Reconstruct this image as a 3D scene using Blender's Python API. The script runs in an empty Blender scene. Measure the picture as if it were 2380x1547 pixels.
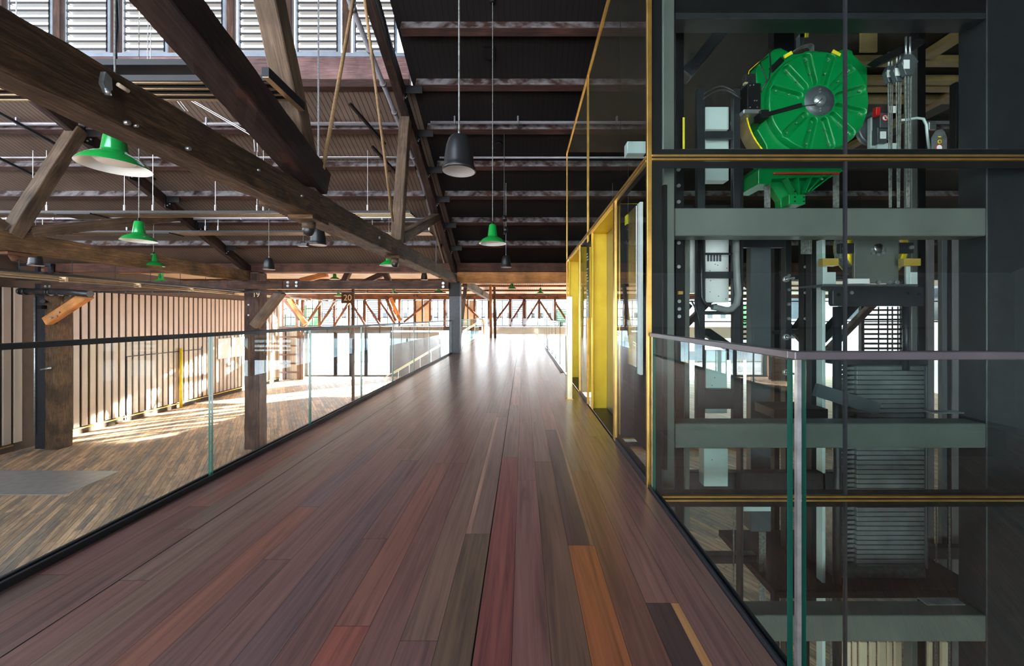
import bpy, bmesh, math, random
from mathutils import Vector, Matrix
random.seed(7)
scn = bpy.context.scene
COL = scn.collection
F, VX, VY, ZC = 870.0, 1215.0, 735.0, 1.24      # focal length in px, principal vanishing point, eye height
PI = math.pi

# ---------------------------------------------------------------- camera, light, exposure
cd = bpy.data.cameras.new('camera')
cd.sensor_width = 36.0
cd.lens = F / 2380.0 * 36.0
cd.shift_x = -(VX - 1190.0) / 2380.0
cd.shift_y = (VY - 773.5) / 2380.0
cd.clip_start = 0.05
cd.clip_end = 2000
cam = bpy.data.objects.new('camera', cd)
COL.objects.link(cam)
cam.location = (0, 0, ZC)
cam.rotation_euler = (PI / 2, 0, 0)
scn.camera = cam

w = bpy.data.worlds.new('daylight')
scn.world = w
w.use_nodes = True
nt = w.node_tree
nt.nodes.clear()
out = nt.nodes.new('ShaderNodeOutputWorld')
bg = nt.nodes.new('ShaderNodeBackground')
tc = nt.nodes.new('ShaderNodeTexCoord')
sp = nt.nodes.new('ShaderNodeSeparateXYZ')
rp = nt.nodes.new('ShaderNodeValToRGB')
nt.links.new(tc.outputs['Generated'], sp.inputs[0])
nt.links.new(sp.outputs['Z'], rp.inputs[0])
nt.links.new(rp.outputs[0], bg.inputs[0])
nt.links.new(bg.outputs[0], out.inputs[0])
rp.color_ramp.elements[0].position = 0.0
rp.color_ramp.elements[0].color = (0.95, 0.97, 1.0, 1)
rp.color_ramp.elements[1].position = 0.6
rp.color_ramp.elements[1].color = (0.62, 0.79, 1.0, 1)
bg.inputs[1].default_value = 3.6

SUN_DIR = Vector((0.78, 0.626, math.tan(math.radians(13.5))))     # towards the sun
sd = bpy.data.lights.new('sun', 'SUN')
sd.energy = 50.0
sd.angle = math.radians(0.6)
sd.color = (1.0, 0.93, 0.82)
sun = bpy.data.objects.new('sun', sd)
COL.objects.link(sun)
sun.rotation_euler = SUN_DIR.to_track_quat('Z', 'Y').to_euler()

scn.view_settings.view_transform = 'Standard'
scn.view_settings.look = 'None'
scn.view_settings.gamma = 1.0
scn.view_settings.use_curve_mapping = False
scn.view_settings.exposure = 1.9
try:
    scn.cycles.max_bounces = 10
    scn.cycles.diffuse_bounces = 6
    scn.cycles.glossy_bounces = 4
    scn.cycles.transparent_max_bounces = 40
    scn.cycles.sample_clamp_indirect = 6.0
    scn.cycles.caustics_reflective = False
    scn.cycles.caustics_refractive = False
    scn.cycles.blur_glossy = 0.5
except Exception:
    pass


def P(px, py, Y):
    """the place at distance Y that the photograph shows at (px, py)"""
    return Vector(((px - VX) * Y / F, Y, ZC + (VY - py) * Y / F))


def PX(px, py, X):
    """the place in the plane x = X"""
    return P(px, py, X * F / (px - VX))


# ---------------------------------------------------------------- materials
M = {}


def _nodes(name):
    m = bpy.data.materials.new(name)
    m.use_nodes = True
    t = m.node_tree
    b = t.nodes['Principled BSDF']
    M[name] = m
    return m, t, b


def N(t, kind, **kw):
    n = t.nodes.new(kind)
    for k, v in kw.items():
        if k.startswith('i_'):
            n.inputs[int(k[2:])].default_value = v
        else:
            setattr(n, k, v)
    return n


def ramp(t, stops):
    r = t.nodes.new('ShaderNodeValToRGB')
    el = r.color_ramp.elements
    while len(el) < len(stops):
        el.new(0.5)
    for e, (p, c) in zip(el, stops):
        e.position = p
        e.color = (c[0], c[1], c[2], 1)
    return r


def mixc(t, fac, a, b, mode='MIX'):
    n = t.nodes.new('ShaderNodeMix')
    n.data_type = 'RGBA'
    n.blend_type = mode
    for sock, v in ((n.inputs[0], fac), (n.inputs[6], a), (n.inputs[7], b)):
        if hasattr(v, 'is_linked') or isinstance(v, bpy.types.NodeSocket):
            t.links.new(v, sock)
        elif isinstance(v, (int, float)):
            sock.default_value = v
        else:
            sock.default_value = (v[0], v[1], v[2], 1)
    return n.outputs[2]


def plain(name, col, rough=0.5, metal=0.0, spec=0.5, vary=0.12, scale=6.0, emit=None, bump=0.0):
    m, t, b = _nodes(name)
    tcx = N(t, 'ShaderNodeTexCoord')
    nz = N(t, 'ShaderNodeTexNoise')
    nz.inputs['Scale'].default_value = scale
    nz.inputs['Detail'].default_value = 5
    t.links.new(tcx.outputs['Object'], nz.inputs['Vector'])
    lo = [max(0, c * (1 - vary)) for c in col]
    hi = [min(1, c * (1 + vary)) for c in col]
    r = ramp(t, [(0.3, lo), (0.7, hi)])
    t.links.new(nz.outputs[0], r.inputs[0])
    t.links.new(r.outputs[0], b.inputs['Base Color'])
    b.inputs['Roughness'].default_value = rough
    b.inputs['Metallic'].default_value = metal
    b.inputs['Specular IOR Level'].default_value = spec
    if bump:
        bp = N(t, 'ShaderNodeBump')
        bp.inputs['Strength'].default_value = bump
        bp.inputs['Distance'].default_value = 0.01
        t.links.new(nz.outputs[0], bp.inputs['Height'])
        t.links.new(bp.outputs[0], b.inputs['Normal'])
    if emit:
        b.inputs['Emission Color'].default_value = (*col, 1)
        b.inputs['Emission Strength'].default_value = emit
    return m


def wood(name, stops, rough=0.75, sx=1.0, sy=16.0, dust=None, bump=0.35, spots=None, spec=0.3):
    """timber whose grain runs along the object's own x axis"""
    m, t, b = _nodes(name)
    tcx = N(t, 'ShaderNodeTexCoord')
    oi = N(t, 'ShaderNodeObjectInfo')
    mp = N(t, 'ShaderNodeMapping')
    mp.inputs['Scale'].default_value = (sx, sy, sy)
    add = N(t, 'ShaderNodeVectorMath', operation='ADD')
    t.links.new(tcx.outputs['Object'], add.inputs[0])
    mul = N(t, 'ShaderNodeMath', operation='MULTIPLY')
    mul.inputs[1].default_value = 37.0
    t.links.new(oi.outputs['Random'], mul.inputs[0])
    t.links.new(mul.outputs[0], add.inputs[1])
    t.links.new(add.outputs[0], mp.inputs['Vector'])
    nz = N(t, 'ShaderNodeTexNoise')
    nz.inputs['Scale'].default_value = 1.6
    nz.inputs['Detail'].default_value = 8
    nz.inputs['Roughness'].default_value = 0.72
    nz.inputs['Distortion'].default_value = 1.1
    t.links.new(mp.outputs[0], nz.inputs['Vector'])
    r = ramp(t, stops)
    t.links.new(nz.outputs[0], r.inputs[0])
    c = r.outputs[0]
    big = N(t, 'ShaderNodeTexNoise')
    big.inputs['Scale'].default_value = 1.7
    big.inputs['Detail'].default_value = 4
    t.links.new(add.outputs[0], big.inputs['Vector'])
    br = ramp(t, [(0.35, (0.55, 0.55, 0.55)), (0.65, (1.35, 1.3, 1.25))])
    t.links.new(big.outputs[0], br.inputs[0])
    c = mixc(t, 1.0, c, br.outputs[0], 'MULTIPLY')
    if spots:
        s = N(t, 'ShaderNodeTexNoise')
        s.inputs['Scale'].default_value = 3.3
        s.inputs['Detail'].default_value = 6
        t.links.new(add.outputs[0], s.inputs['Vector'])
        sr = ramp(t, [(0.6, (0, 0, 0)), (0.68, (1, 1, 1))])
        t.links.new(s.outputs[0], sr.inputs[0])
        c = mixc(t, sr.outputs[0], c, spots)
    if dust:
        g = N(t, 'ShaderNodeNewGeometry')
        sx_ = N(t, 'ShaderNodeSeparateXYZ')
        t.links.new(g.outputs['Normal'], sx_.inputs[0])
        dn = N(t, 'ShaderNodeTexNoise')
        dn.inputs['Scale'].default_value = 5
        dn.inputs['Detail'].default_value = 6
        t.links.new(tcx.outputs['Object'], dn.inputs['Vector'])
        dr = ramp(t, [(0.38, (0, 0, 0)), (0.62, (1, 1, 1))])
        t.links.new(dn.outputs[0], dr.inputs[0])
        st = N(t, 'ShaderNodeMath', operation='GREATER_THAN')
        st.inputs[1].default_value = 0.15
        t.links.new(sx_.outputs['Z'], st.inputs[0])
        mm = N(t, 'ShaderNodeMath', operation='MULTIPLY')
        t.links.new(st.outputs[0], mm.inputs[0])
        t.links.new(dr.outputs[0], mm.inputs[1])
        c = mixc(t, mm.outputs[0], c, dust)
    t.links.new(c, b.inputs['Base Color'])
    b.inputs['Roughness'].default_value = rough
    b.inputs['Specular IOR Level'].default_value = spec
    bp = N(t, 'ShaderNodeBump')
    bp.inputs['Strength'].default_value = bump
    bp.inputs['Distance'].default_value = 0.01
    t.links.new(nz.outputs[0], bp.inputs['Height'])
    t.links.new(bp.outputs[0], b.inputs['Normal'])
    return m


def planks(name, rough, coat=0.0, blotch=None, grain=(30.0, 1.2), haze=None, amt=0.35, bump=0.1):
    """floor boards: each board's own colour sits in the colour attribute 'board'; grain runs along y"""
    m, t, b = _nodes(name)
    at = N(t, 'ShaderNodeAttribute', attribute_name='board')
    off = N(t, 'ShaderNodeAttribute', attribute_name='shift')
    uv = N(t, 'ShaderNodeUVMap')
    mp = N(t, 'ShaderNodeMapping')
    mp.inputs['Scale'].default_value = (grain[0], grain[1], 1)
    add = N(t, 'ShaderNodeVectorMath', operation='ADD')
    t.links.new(uv.outputs[0], add.inputs[0])
    t.links.new(off.outputs['Vector'], add.inputs[1])
    t.links.new(add.outputs[0], mp.inputs['Vector'])
    nz = N(t, 'ShaderNodeTexNoise')
    nz.inputs['Scale'].default_value = 1.0
    nz.inputs['Detail'].default_value = 7
    nz.inputs['Roughness'].default_value = 0.6
    nz.inputs['Distortion'].default_value = 0.8
    t.links.new(mp.outputs[0], nz.inputs['Vector'])
    lo, hi = 1 - amt, 1 + amt
    r = ramp(t, [(0.28, (lo * 0.85, lo * .85, lo * .9)), (0.5, (1, 1, 1)), (0.72, (hi, hi, hi * .95))])
    t.links.new(nz.outputs[0], r.inputs[0])
    c = mixc(t, 1.0, at.outputs['Color'], r.outputs[0], 'MULTIPLY')
    tcx = N(t, 'ShaderNodeTexCoord')
    if blotch:
        bn = N(t, 'ShaderNodeTexNoise')
        bn.inputs['Scale'].default_value = blotch[0]
        bn.inputs['Detail'].default_value = 9
        bn.inputs['Roughness'].default_value = 0.7
        mp2 = N(t, 'ShaderNodeMapping')
        mp2.inputs['Scale'].default_value = (3.0, 0.8, 1)
        t.links.new(uv.outputs[0], mp2.inputs['Vector'])
        t.links.new(mp2.outputs[0], bn.inputs['Vector'])
        br = ramp(t, [(blotch[1], (0, 0, 0)), (blotch[2], (.6, .6, .6))])
        t.links.new(bn.outputs[0], br.inputs[0])
        c = mixc(t, br.outputs[0], c, blotch[3])
    t.links.new(c, b.inputs['Base Color'])
    b.inputs['Roughness'].default_value = rough
    if coat:
        b.inputs['Coat Weight'].default_value = coat
        b.inputs['Coat Roughness'].default_value = 0.27
    bp = N(t, 'ShaderNodeBump')
    bp.inputs['Strength'].default_value = bump
    bp.inputs['Distance'].default_value = 0.004
    t.links.new(nz.outputs[0], bp.inputs['Height'])
    t.links.new(bp.outputs[0], b.inputs['Normal'])
    return m


def glass(name, tint=(0.93, 0.98, 0.96), strength=1.0, ior=1.5):
    m = bpy.data.materials.new(name)
    m.use_nodes = True
    M[name] = m
    t = m.node_tree
    t.nodes.clear()
    o = N(t, 'ShaderNodeOutputMaterial')
    tr = N(t, 'ShaderNodeBsdfTransparent')
    tr.inputs[0].default_value = (*tint, 1)
    gl = N(t, 'ShaderNodeBsdfAnisotropic')
    gl.inputs['Color'].default_value = (1, 1, 1, 1)
    gl.inputs['Roughness'].default_value = 0.0
    fr = N(t, 'ShaderNodeFresnel')
    fr.inputs[0].default_value = ior
    g = N(t, 'ShaderNodeNewGeometry')
    inv = N(t, 'ShaderNodeMath', operation='SUBTRACT')
    inv.inputs[0].default_value = 1.0
    t.links.new(g.outputs['Backfacing'], inv.inputs[1])
    mu = N(t, 'ShaderNodeMath', operation='MULTIPLY')
    t.links.new(fr.outputs[0], mu.inputs[0])
    t.links.new(inv.outputs[0], mu.inputs[1])
    mu2 = N(t, 'ShaderNodeMath', operation='MULTIPLY')
    mu2.inputs[1].default_value = strength
    mu2.use_clamp = True
    t.links.new(mu.outputs[0], mu2.inputs[0])
    mx = N(t, 'ShaderNodeMixShader')
    t.links.new(mu2.outputs[0], mx.inputs[0])
    t.links.new(tr.outputs[0], mx.inputs[1])
    t.links.new(gl.outputs[0], mx.inputs[2])
    t.links.new(mx.outputs[0], o.inputs['Surface'])
    return m


def stripes(name, ca, cb, axis, pitch, frac, rough=0.6, metal=0.0):
    """fine parallel lines (board joints, corrugation) across one object axis"""
    m, t, b = _nodes(name)
    tcx = N(t, 'ShaderNodeTexCoord')
    s = N(t, 'ShaderNodeSeparateXYZ')
    t.links.new(tcx.outputs['Object'], s.inputs[0])
    d = N(t, 'ShaderNodeMath', operation='DIVIDE')
    d.inputs[1].default_value = pitch
    t.links.new(s.outputs[axis], d.inputs[0])
    fr = N(t, 'ShaderNodeMath', operation='FRACT')
    t.links.new(d.outputs[0], fr.inputs[0])
    lt = N(t, 'ShaderNodeMath', operation='LESS_THAN')
    lt.inputs[1].default_value = frac
    t.links.new(fr.outputs[0], lt.inputs[0])
    nz = N(t, 'ShaderNodeTexNoise')
    nz.inputs['Scale'].default_value = 1.3
    nz.inputs['Detail'].default_value = 6
    t.links.new(tcx.outputs['Object'], nz.inputs['Vector'])
    r = ramp(t, [(0.3, [x * .78 for x in ca]), (0.7, [x * 1.2 for x in ca])])
    t.links.new(nz.outputs[0], r.inputs[0])
    c = mixc(t, lt.outputs[0], r.outputs[0], cb)
    t.links.new(c, b.inputs['Base Color'])
    b.inputs['Roughness'].default_value = rough
    b.inputs['Metallic'].default_value = metal
    b.inputs['Specular IOR Level'].default_value = 0.25
    return m


wood('old_timber', [(0.25, (0.02, 0.011, 0.006)), (0.48, (0.07, 0.04, 0.02)), (0.6, (0.15, 0.085, 0.042)), (0.8, (0.32, 0.21, 0.12))], bump=1.0, sx=2.2, sy=34, spots=(0.05, 0.025, 0.012))
wood('brown_timber', [(0.25, (0.04, 0.022, 0.01)), (0.48, (0.13, 0.075, 0.036)), (0.6, (0.22, 0.13, 0.06)), (0.8, (0.38, 0.25, 0.13))], bump=0.8, sx=1.5, sy=28)
wood('grey_timber', [(0.25, (0.035, 0.025, 0.017)), (0.5, (0.1, 0.068, 0.044)), (0.75, (0.2, 0.145, 0.1))], bump=0.6)
wood('dark_timber', [(0.25, (0.005, 0.003, 0.003)), (0.5, (0.02, 0.01, 0.008)), (0.75, (0.055, 0.026, 0.02))], bump=0.5, dust=(0.2, 0.17, 0.16), spots=(0.045, 0.016, 0.01))
wood('purlin_timber', [(0.25, (0.008, 0.004, 0.0035)), (0.5, (0.034, 0.015, 0.012)), (0.75, (0.08, 0.036, 0.028))], bump=0.5, dust=(0.18, 0.17, 0.18))
wood('beam_timber', [(0.25, (0.016, 0.009, 0.007)), (0.5, (0.06, 0.032, 0.023)), (0.75, (0.13, 0.075, 0.055))], bump=0.5, dust=(0.22, 0.2, 0.19))
wood('plate_timber', [(0.25, (0.02, 0.009, 0.006)), (0.5, (0.075, 0.032, 0.022)), (0.75, (0.15, 0.07, 0.045))], bump=0.5)
wood('orange_timber', [(0.25, (0.24, 0.095, 0.03)), (0.5, (0.44, 0.19, 0.06)), (0.75, (0.6, 0.29, 0.11))], bump=0.2, sy=20)
wood('red_timber', [(0.25, (0.06, 0.025, 0.014)), (0.5, (0.13, 0.058, 0.032)), (0.75, (0.22, 0.1, 0.06))], bump=0.3)
wood('sill_timber', [(0.25, (0.09, 0.045, 0.045)), (0.5, (0.17, 0.1, 0.1)), (0.75, (0.3, 0.22, 0.22))], bump=0.3, dust=(0.35, 0.33, 0.33))
wood('rod_timber', [(0.25, (0.22, 0.13, 0.06)), (0.75, (0.42, 0.28, 0.15))], bump=0.1)
stripes('roof_board', (0.009, 0.0075, 0.0078), (0.002, 0.0015, 0.0015), 0, 0.1, 0.09, rough=0.6)
stripes('roof_board_lit', (0.12, 0.085, 0.066), (0.012, 0.009, 0.007), 0, 0.1, 0.13, rough=0.6)  # same dark boards, with bounce light from the lower floor put into the colour
stripes('corrugated', (0.5, 0.4, 0.29), (0.26, 0.2, 0.14), 0, 0.12, 0.3, rough=0.6)
planks('walkway_board', 0.36, coat=1.0, amt=0.36)
planks('wharf_board', 0.62, amt=0.4, blotch=(1.0, 0.49, 0.6, (0.15, 0.14, 0.135)), grain=(22.0, 1.5), bump=0.4)
plain('board_gap', (0.012, 0.01, 0.01), 0.9)
plain('wall_panel', (0.41, 0.32, 0.25), 0.42, metal=0.0, vary=0.1, scale=0.6, spec=0.6)
plain('wall_groove', (0.06, 0.035, 0.022), 0.8)
plain('ply', (0.6, 0.43, 0.24), 0.7)
plain('cream_panel', (0.75, 0.6, 0.42), 0.7)
plain('brass', (0.75, 0.46, 0.12), 0.3, metal=0.9, vary=0.2, scale=8)
plain('brass_sheet', (1.0, 0.64, 0.05), 0.38, metal=0.5, vary=0.12, scale=4)
plain('brass_pale', (0.9, 0.85, 0.55), 0.3, metal=0.7, vary=0.06)
plain('black_steel', (0.006, 0.006, 0.007), 0.5, vary=0.3, spec=0.25)
plain('dark_steel', (0.024, 0.027, 0.032), 0.42, metal=0.3, vary=0.2, scale=9)
plain('rail_steel', (0.035, 0.038, 0.045), 0.38, metal=0.3)
plain('rail_cap_steel', (0.12, 0.105, 0.12), 0.35, metal=0.5)
plain('green_steel', (0.15, 0.168, 0.155), 0.38, metal=0.3, vary=0.12, scale=3)
plain('mid_steel', (0.09, 0.105, 0.12), 0.4, metal=0.3, vary=0.14, scale=3)
plain('panel_grey', (0.17, 0.16, 0.17), 0.4, metal=0.2)
plain('weight_steel', (0.2, 0.21, 0.22), 0.4, metal=0.3, vary=0.2)
plain('door_steel', (0.1, 0.11, 0.12), 0.3, metal=0.5)
plain('rear_wall', (0.4, 0.46, 0.54), 0.6)
plain('zinc', (0.5, 0.53, 0.55), 0.35, metal=0.85, vary=0.25, scale=18)
plain('pale_zinc', (0.55, 0.66, 0.66), 0.5, metal=0.2, vary=0.06)
plain('stainless', (0.5, 0.5, 0.52), 0.22, metal=1.0, vary=0.06)
plain('machine_green', (0.0, 0.2, 0.045), 0.3, vary=0.1, spec=0.6)
plain('green_enamel', (0.008, 0.27, 0.045), 0.14, vary=0.08, spec=0.8)
plain('white_enamel', (0.85, 0.86, 0.82), 0.3, vary=0.04)
plain('lamp_lens', (0.9, 0.82, 0.74), 0.5, vary=0.02)
plain('speaker_black', (0.012, 0.012, 0.013), 0.38, vary=0.1)
plain('speaker_grille', (0.55, 0.52, 0.5), 0.6, vary=0.05, scale=60)
plain('pipe_grey', (0.13, 0.125, 0.14), 0.5)
plain('pipe_light', (0.3, 0.29, 0.33), 0.45, metal=0.4)
plain('heater_gold', (0.5, 0.36, 0.22), 0.3, metal=0.8)
plain('window_frame_paint', (0.2, 0.24, 0.3), 0.5)
plain('louvre_dark', (0.014, 0.014, 0.016), 0.5, spec=0.3)
plain('yellow_paint', (0.85, 0.62, 0.0), 0.35)
plain('amber_plastic', (0.62, 0.36, 0.08), 0.25)
plain('red_paint', (0.6, 0.02, 0.015), 0.35)
plain('wire', (0.75, 0.75, 0.78), 0.4, metal=0.5)
plain('rubber', (0.02, 0.02, 0.022), 0.35, vary=0.3)
plain('hose_grey', (0.2, 0.21, 0.21), 0.45)
plain('rope', (0.2, 0.21, 0.2), 0.5, metal=0.3, vary=0.5, scale=40)
plain('white_paint', (0.8, 0.82, 0.83), 0.5, vary=0.03)
plain('pale_board', (0.62, 0.62, 0.6), 0.4, vary=0.03)
plain('concrete', (0.6, 0.58, 0.55), 0.8, vary=0.08)
plain('shed_paint', (0.75, 0.74, 0.7), 0.7, vary=0.05)
plain('shed_roof', (0.35, 0.37, 0.4), 0.5)
plain('window_dark', (0.03, 0.035, 0.04), 0.1)
plain('foliage', (0.05, 0.11, 0.035), 0.9, vary=0.5, scale=2)
plain('mesh_plate', (0.5, 0.52, 0.52), 0.4, metal=0.6, vary=0.1)
plain('water', (0.2, 0.3, 0.34), 0.12, vary=0.25, scale=0.6, bump=0.8)
plain('glass_edge', (0.01, 0.085, 0.06), 0.15, vary=0.1)
plain('sticker', (0.8, 0.72, 0.02), 0.5)
plain('sign_black', (0.02, 0.02, 0.022), 0.3)
plain('gold_soffit', (0.2, 0.145, 0.06), 0.5, vary=0.2)
glass('rail_glass', (0.95, 0.985, 0.975), 1.0)
glass('lift_glass', (0.93, 0.97, 0.95), 1.0)
glass('window_glass', (0.97, 0.985, 0.99), 1.0)


# ---------------------------------------------------------------- mesh helpers
class MB:
    def __init__(s):
        s.bm = bmesh.new()
        s.mi = 0

    def _fin(s, faces):
        for f in faces:
            f.material_index = s.mi

    def hexa(s, v):
        vs = [s.bm.verts.new(c) for c in v]
        fs = [s.bm.faces.new([vs[i] for i in q]) for q in ((3, 2, 1, 0), (4, 5, 6, 7), (0, 1, 5, 4), (1, 2, 6, 5), (2, 3, 7, 6), (3, 0, 4, 7))]
        s._fin(fs)
        return s

    def box(s, x0, x1, y0, y1, z0, z1):
        x0, x1 = min(x0, x1), max(x0, x1)
        y0, y1 = min(y0, y1), max(y0, y1)
        z0, z1 = min(z0, z1), max(z0, z1)
        return s.hexa([(x0, y0, z0), (x1, y0, z0), (x1, y1, z0), (x0, y1, z0), (x0, y0, z1), (x1, y0, z1), (x1, y1, z1), (x0, y1, z1)])

    def beam(s, p, q, w, h, up=(0, 0, 1)):
        p, q = Vector(p), Vector(q)
        d = (q - p).normalized()
        u = Vector(up)
        sd_ = d.cross(u)
        if sd_.length < 1e-4:
            sd_ = d.cross(Vector((0, 1, 0)))
        sd_.normalize()
        u = sd_.cross(d).normalized()
        a, b = sd_ * w / 2, u * h / 2
        return s.hexa([p - a - b, p + a - b, q + a - b, q - a - b, p - a + b, p + a + b, q + a + b, q - a + b][:] if False else
                      [p - a - b, q - a - b, q + a - b, p + a - b, p - a + b, q - a + b, q + a + b, p + a + b][::1])

    def cyl(s, p, q, r, n=12, r2=None, caps=True):
        p, q = Vector(p), Vector(q)
        r2 = r if r2 is None else r2
        d = (q - p).normalized()
        a = d.orthogonal().normalized()
        b = d.cross(a)
        A, B = [], []
        for i in range(n):
            t = 2 * PI * i / n
            o = a * math.cos(t) + b * math.sin(t)
            A.append(s.bm.verts.new(p + o * r))
            B.append(s.bm.verts.new(q + o * r2))
        fs = []
        for i in range(n):
            j = (i + 1) % n
            f = s.bm.faces.new((A[i], A[j], B[j], B[i]))
            f.smooth = n > 6
            fs.append(f)
        if caps:
            fs.append(s.bm.faces.new(A[::-1]))
            fs.append(s.bm.faces.new(B))
        s._fin(fs)
        return s

    def tube(s, pts, r, n=8):
        pts = [Vector(p) for p in pts]
        rings = []
        prev = None
        for i, p in enumerate(pts):
            d = (pts[min(i + 1, len(pts) - 1)] - pts[max(i - 1, 0)]).normalized()
            a = d.orthogonal().normalized() if prev is None else (prev - d * prev.dot(d)).normalized()
            prev = a
            b = d.cross(a)
            rings.append([s.bm.verts.new(p + (a * math.cos(2 * PI * k / n) + b * math.sin(2 * PI * k / n)) * r) for k in range(n)])
        fs = []
        for A, B in zip(rings, rings[1:]):
            for i in range(n):
                j = (i + 1) % n
                f = s.bm.faces.new((A[i], A[j], B[j], B[i]))
                f.smooth = True
                fs.append(f)
        fs.append(s.bm.faces.new(rings[0][::-1]))
        fs.append(s.bm.faces.new(rings[-1]))
        s._fin(fs)
        return s

    def lathe(s, prof, c=(0, 0, 0), n=32, axis='z'):
        rings = []
        for r, z in prof:
            ring = []
            for i in range(n):
                t = 2 * PI * i / n
                if axis == 'z':
                    co = (c[0] + r * math.cos(t), c[1] + r * math.sin(t), c[2] + z)
                elif axis == 'y':
                    co = (c[0] + r * math.cos(t), c[1] - z, c[2] + r * math.sin(t))
                else:
                    co = (c[0] + z, c[1] + r * math.cos(t), c[2] + r * math.sin(t))
                ring.append(s.bm.verts.new(co))
            rings.append(ring)
        fs = []
        for A, B in zip(rings, rings[1:]):
            for i in range(n):
                j = (i + 1) % n
                f = s.bm.faces.new((A[i], A[j], B[j], B[i]))
                f.smooth = True
                fs.append(f)
        s._fin(fs)
        return s

    def prism(s, poly, y0, y1, plane='xz'):
        """polygon in a plane, pushed from y0 to y1 along the third axis"""
        def co(a, b, d):
            return (a, d, b) if plane == 'xz' else ((d, a, b) if plane == 'yz' else (a, b, d))
        A = [s.bm.verts.new(co(a, b, y0)) for a, b in poly]
        B = [s.bm.verts.new(co(a, b, y1)) for a, b in poly]
        fs = [s.bm.faces.new(A), s.bm.faces.new(B[::-1])]
        n = len(poly)
        for i in range(n):
            j = (i + 1) % n
            fs.append(s.bm.faces.new((A[j], A[i], B[i], B[j])))
        s._fin(fs)
        return s

    def build(s, name, mats, parent=None, loc=None, bevel=0.0, recalc=True):
        if recalc:
            bmesh.ops.recalc_face_normals(s.bm, faces=s.bm.faces[:])
        if bevel:
            es = [e for e in s.bm.edges if len(e.link_faces) == 2 and e.calc_face_angle(0) > 0.6]
            bmesh.ops.bevel(s.bm, geom=es, offset=bevel, segments=1, affect='EDGES', profile=0.5)
        me = bpy.data.meshes.new(name)
        s.bm.to_mesh(me)
        s.bm.free()
        if not isinstance(mats, (list, tuple)):
            mats = [mats]
        for m in mats:
            me.materials.append(M[m])
        o = bpy.data.objects.new(name, me)
        COL.objects.link(o)
        if loc is not None:
            o.location = loc
        if parent is not None:
            adopt(o, parent)
        return o


def adopt(o, parent):
    bm_ = o.matrix_basis.copy()
    o.parent = parent
    pm = parent.matrix_basis.copy()
    if parent.parent is not None:
        pm = parent.parent.matrix_basis @ pm
    o.matrix_basis = pm.inverted() @ bm_


def tag(o, label=None, cat=None, group=None, kind=None):
    if label:
        o['label'] = label
    if cat:
        o['category'] = cat
    if group:
        o['group'] = group
    if kind:
        o['kind'] = kind
    return o


def empty(name, loc, label, cat, group=None):
    o = bpy.data.objects.new(name, None)
    o.empty_display_size = 0.1
    COL.objects.link(o)
    o.location = loc
    return tag(o, label, cat, group)


def struct(o):
    o['kind'] = 'structure'
    return o


def copy_thing(o, loc, label, group=None):
    c = o.copy()
    COL.objects.link(c)
    c.location = loc
    c['label'] = label
    if group:
        c['group'] = group
    for ch in [x for x in bpy.data.objects if x.parent == o]:
        d = ch.copy()
        COL.objects.link(d)
        d.parent = c
        for g in [x for x in bpy.data.objects if x.parent == ch]:
            e = g.copy()
            COL.objects.link(e)
            e.parent = d
    return c


def centre_origin(o):
    """move a mesh object's origin to the middle of its foot"""
    me = o.data
    xs = [v.co for v in me.vertices]
    c = Vector((sum(v.x for v in xs) / len(xs), sum(v.y for v in xs) / len(xs), min(v.z for v in xs)))
    me.transform(Matrix.Translation(-c))
    o.location = o.location + c
    return o


def timber(name, p, q, w, h, mat, parent=None, up=(0, 0, 1), rough=0.0, bevel=0.008, seg=0):
    """a squared timber: mesh along its own x axis so that the grain follows it"""
    p, q = Vector(p), Vector(q)
    L = (q - p).length
    x = (q - p).normalized()
    u = Vector(up)
    y = u.cross(x)
    if y.length < 1e-4:
        y = Vector((0, 1, 0)).cross(x)
    y.normalize()
    z = x.cross(y)
    bm = bmesh.new()
    n = max(1, seg)
    prev = None
    rnd = random.Random(sum(ord(c_) for c_ in name) + int(L * 100))
    k = 3 if rough else 1
    loop = []
    for a in range(k):
        loop.append((-w / 2 + w * a / k, -h / 2))
    for a in range(k):
        loop.append((w / 2, -h / 2 + h * a / k))
    for a in range(k):
        loop.append((w / 2 - w * a / k, h / 2))
    for a in range(k):
        loop.append((-w / 2, h / 2 - h * a / k))
    first = None
    for i in range(n + 1):
        ring = []
        for (yy, zz) in loop:
            j = rnd.uniform(-rough, rough) if rough else 0
            jj = rnd.uniform(-rough, rough) if rough else 0
            ring.append(bm.verts.new((L * i / n - L / 2, yy + j, zz + jj)))
        if prev:
            for a in range(len(loop)):
                b = (a + 1) % len(loop)
                bm.faces.new((prev[a], prev[b], ring[b], ring[a]))
        else:
            first = ring
        prev = ring
    bm.faces.new(first[::-1])
    bm.faces.new(prev)
    bmesh.ops.recalc_face_normals(bm, faces=bm.faces[:])
    if bevel:
        es = [e for e in bm.edges if len(e.link_faces) == 2 and e.calc_face_angle(0) > 0.9]
        bmesh.ops.bevel(bm, geom=es, offset=bevel, segments=1, affect='EDGES', profile=0.5)
    me = bpy.data.meshes.new(name)
    bm.to_mesh(me)
    bm.free()
    me.materials.append(M[mat])
    o = bpy.data.objects.new(name, me)
    COL.objects.link(o)
    m = Matrix((x, y, z)).transposed().to_4x4()
    m.translation = (p + q) / 2
    o.matrix_basis = m
    if parent is not None:
        adopt(o, parent)
    return o


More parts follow.
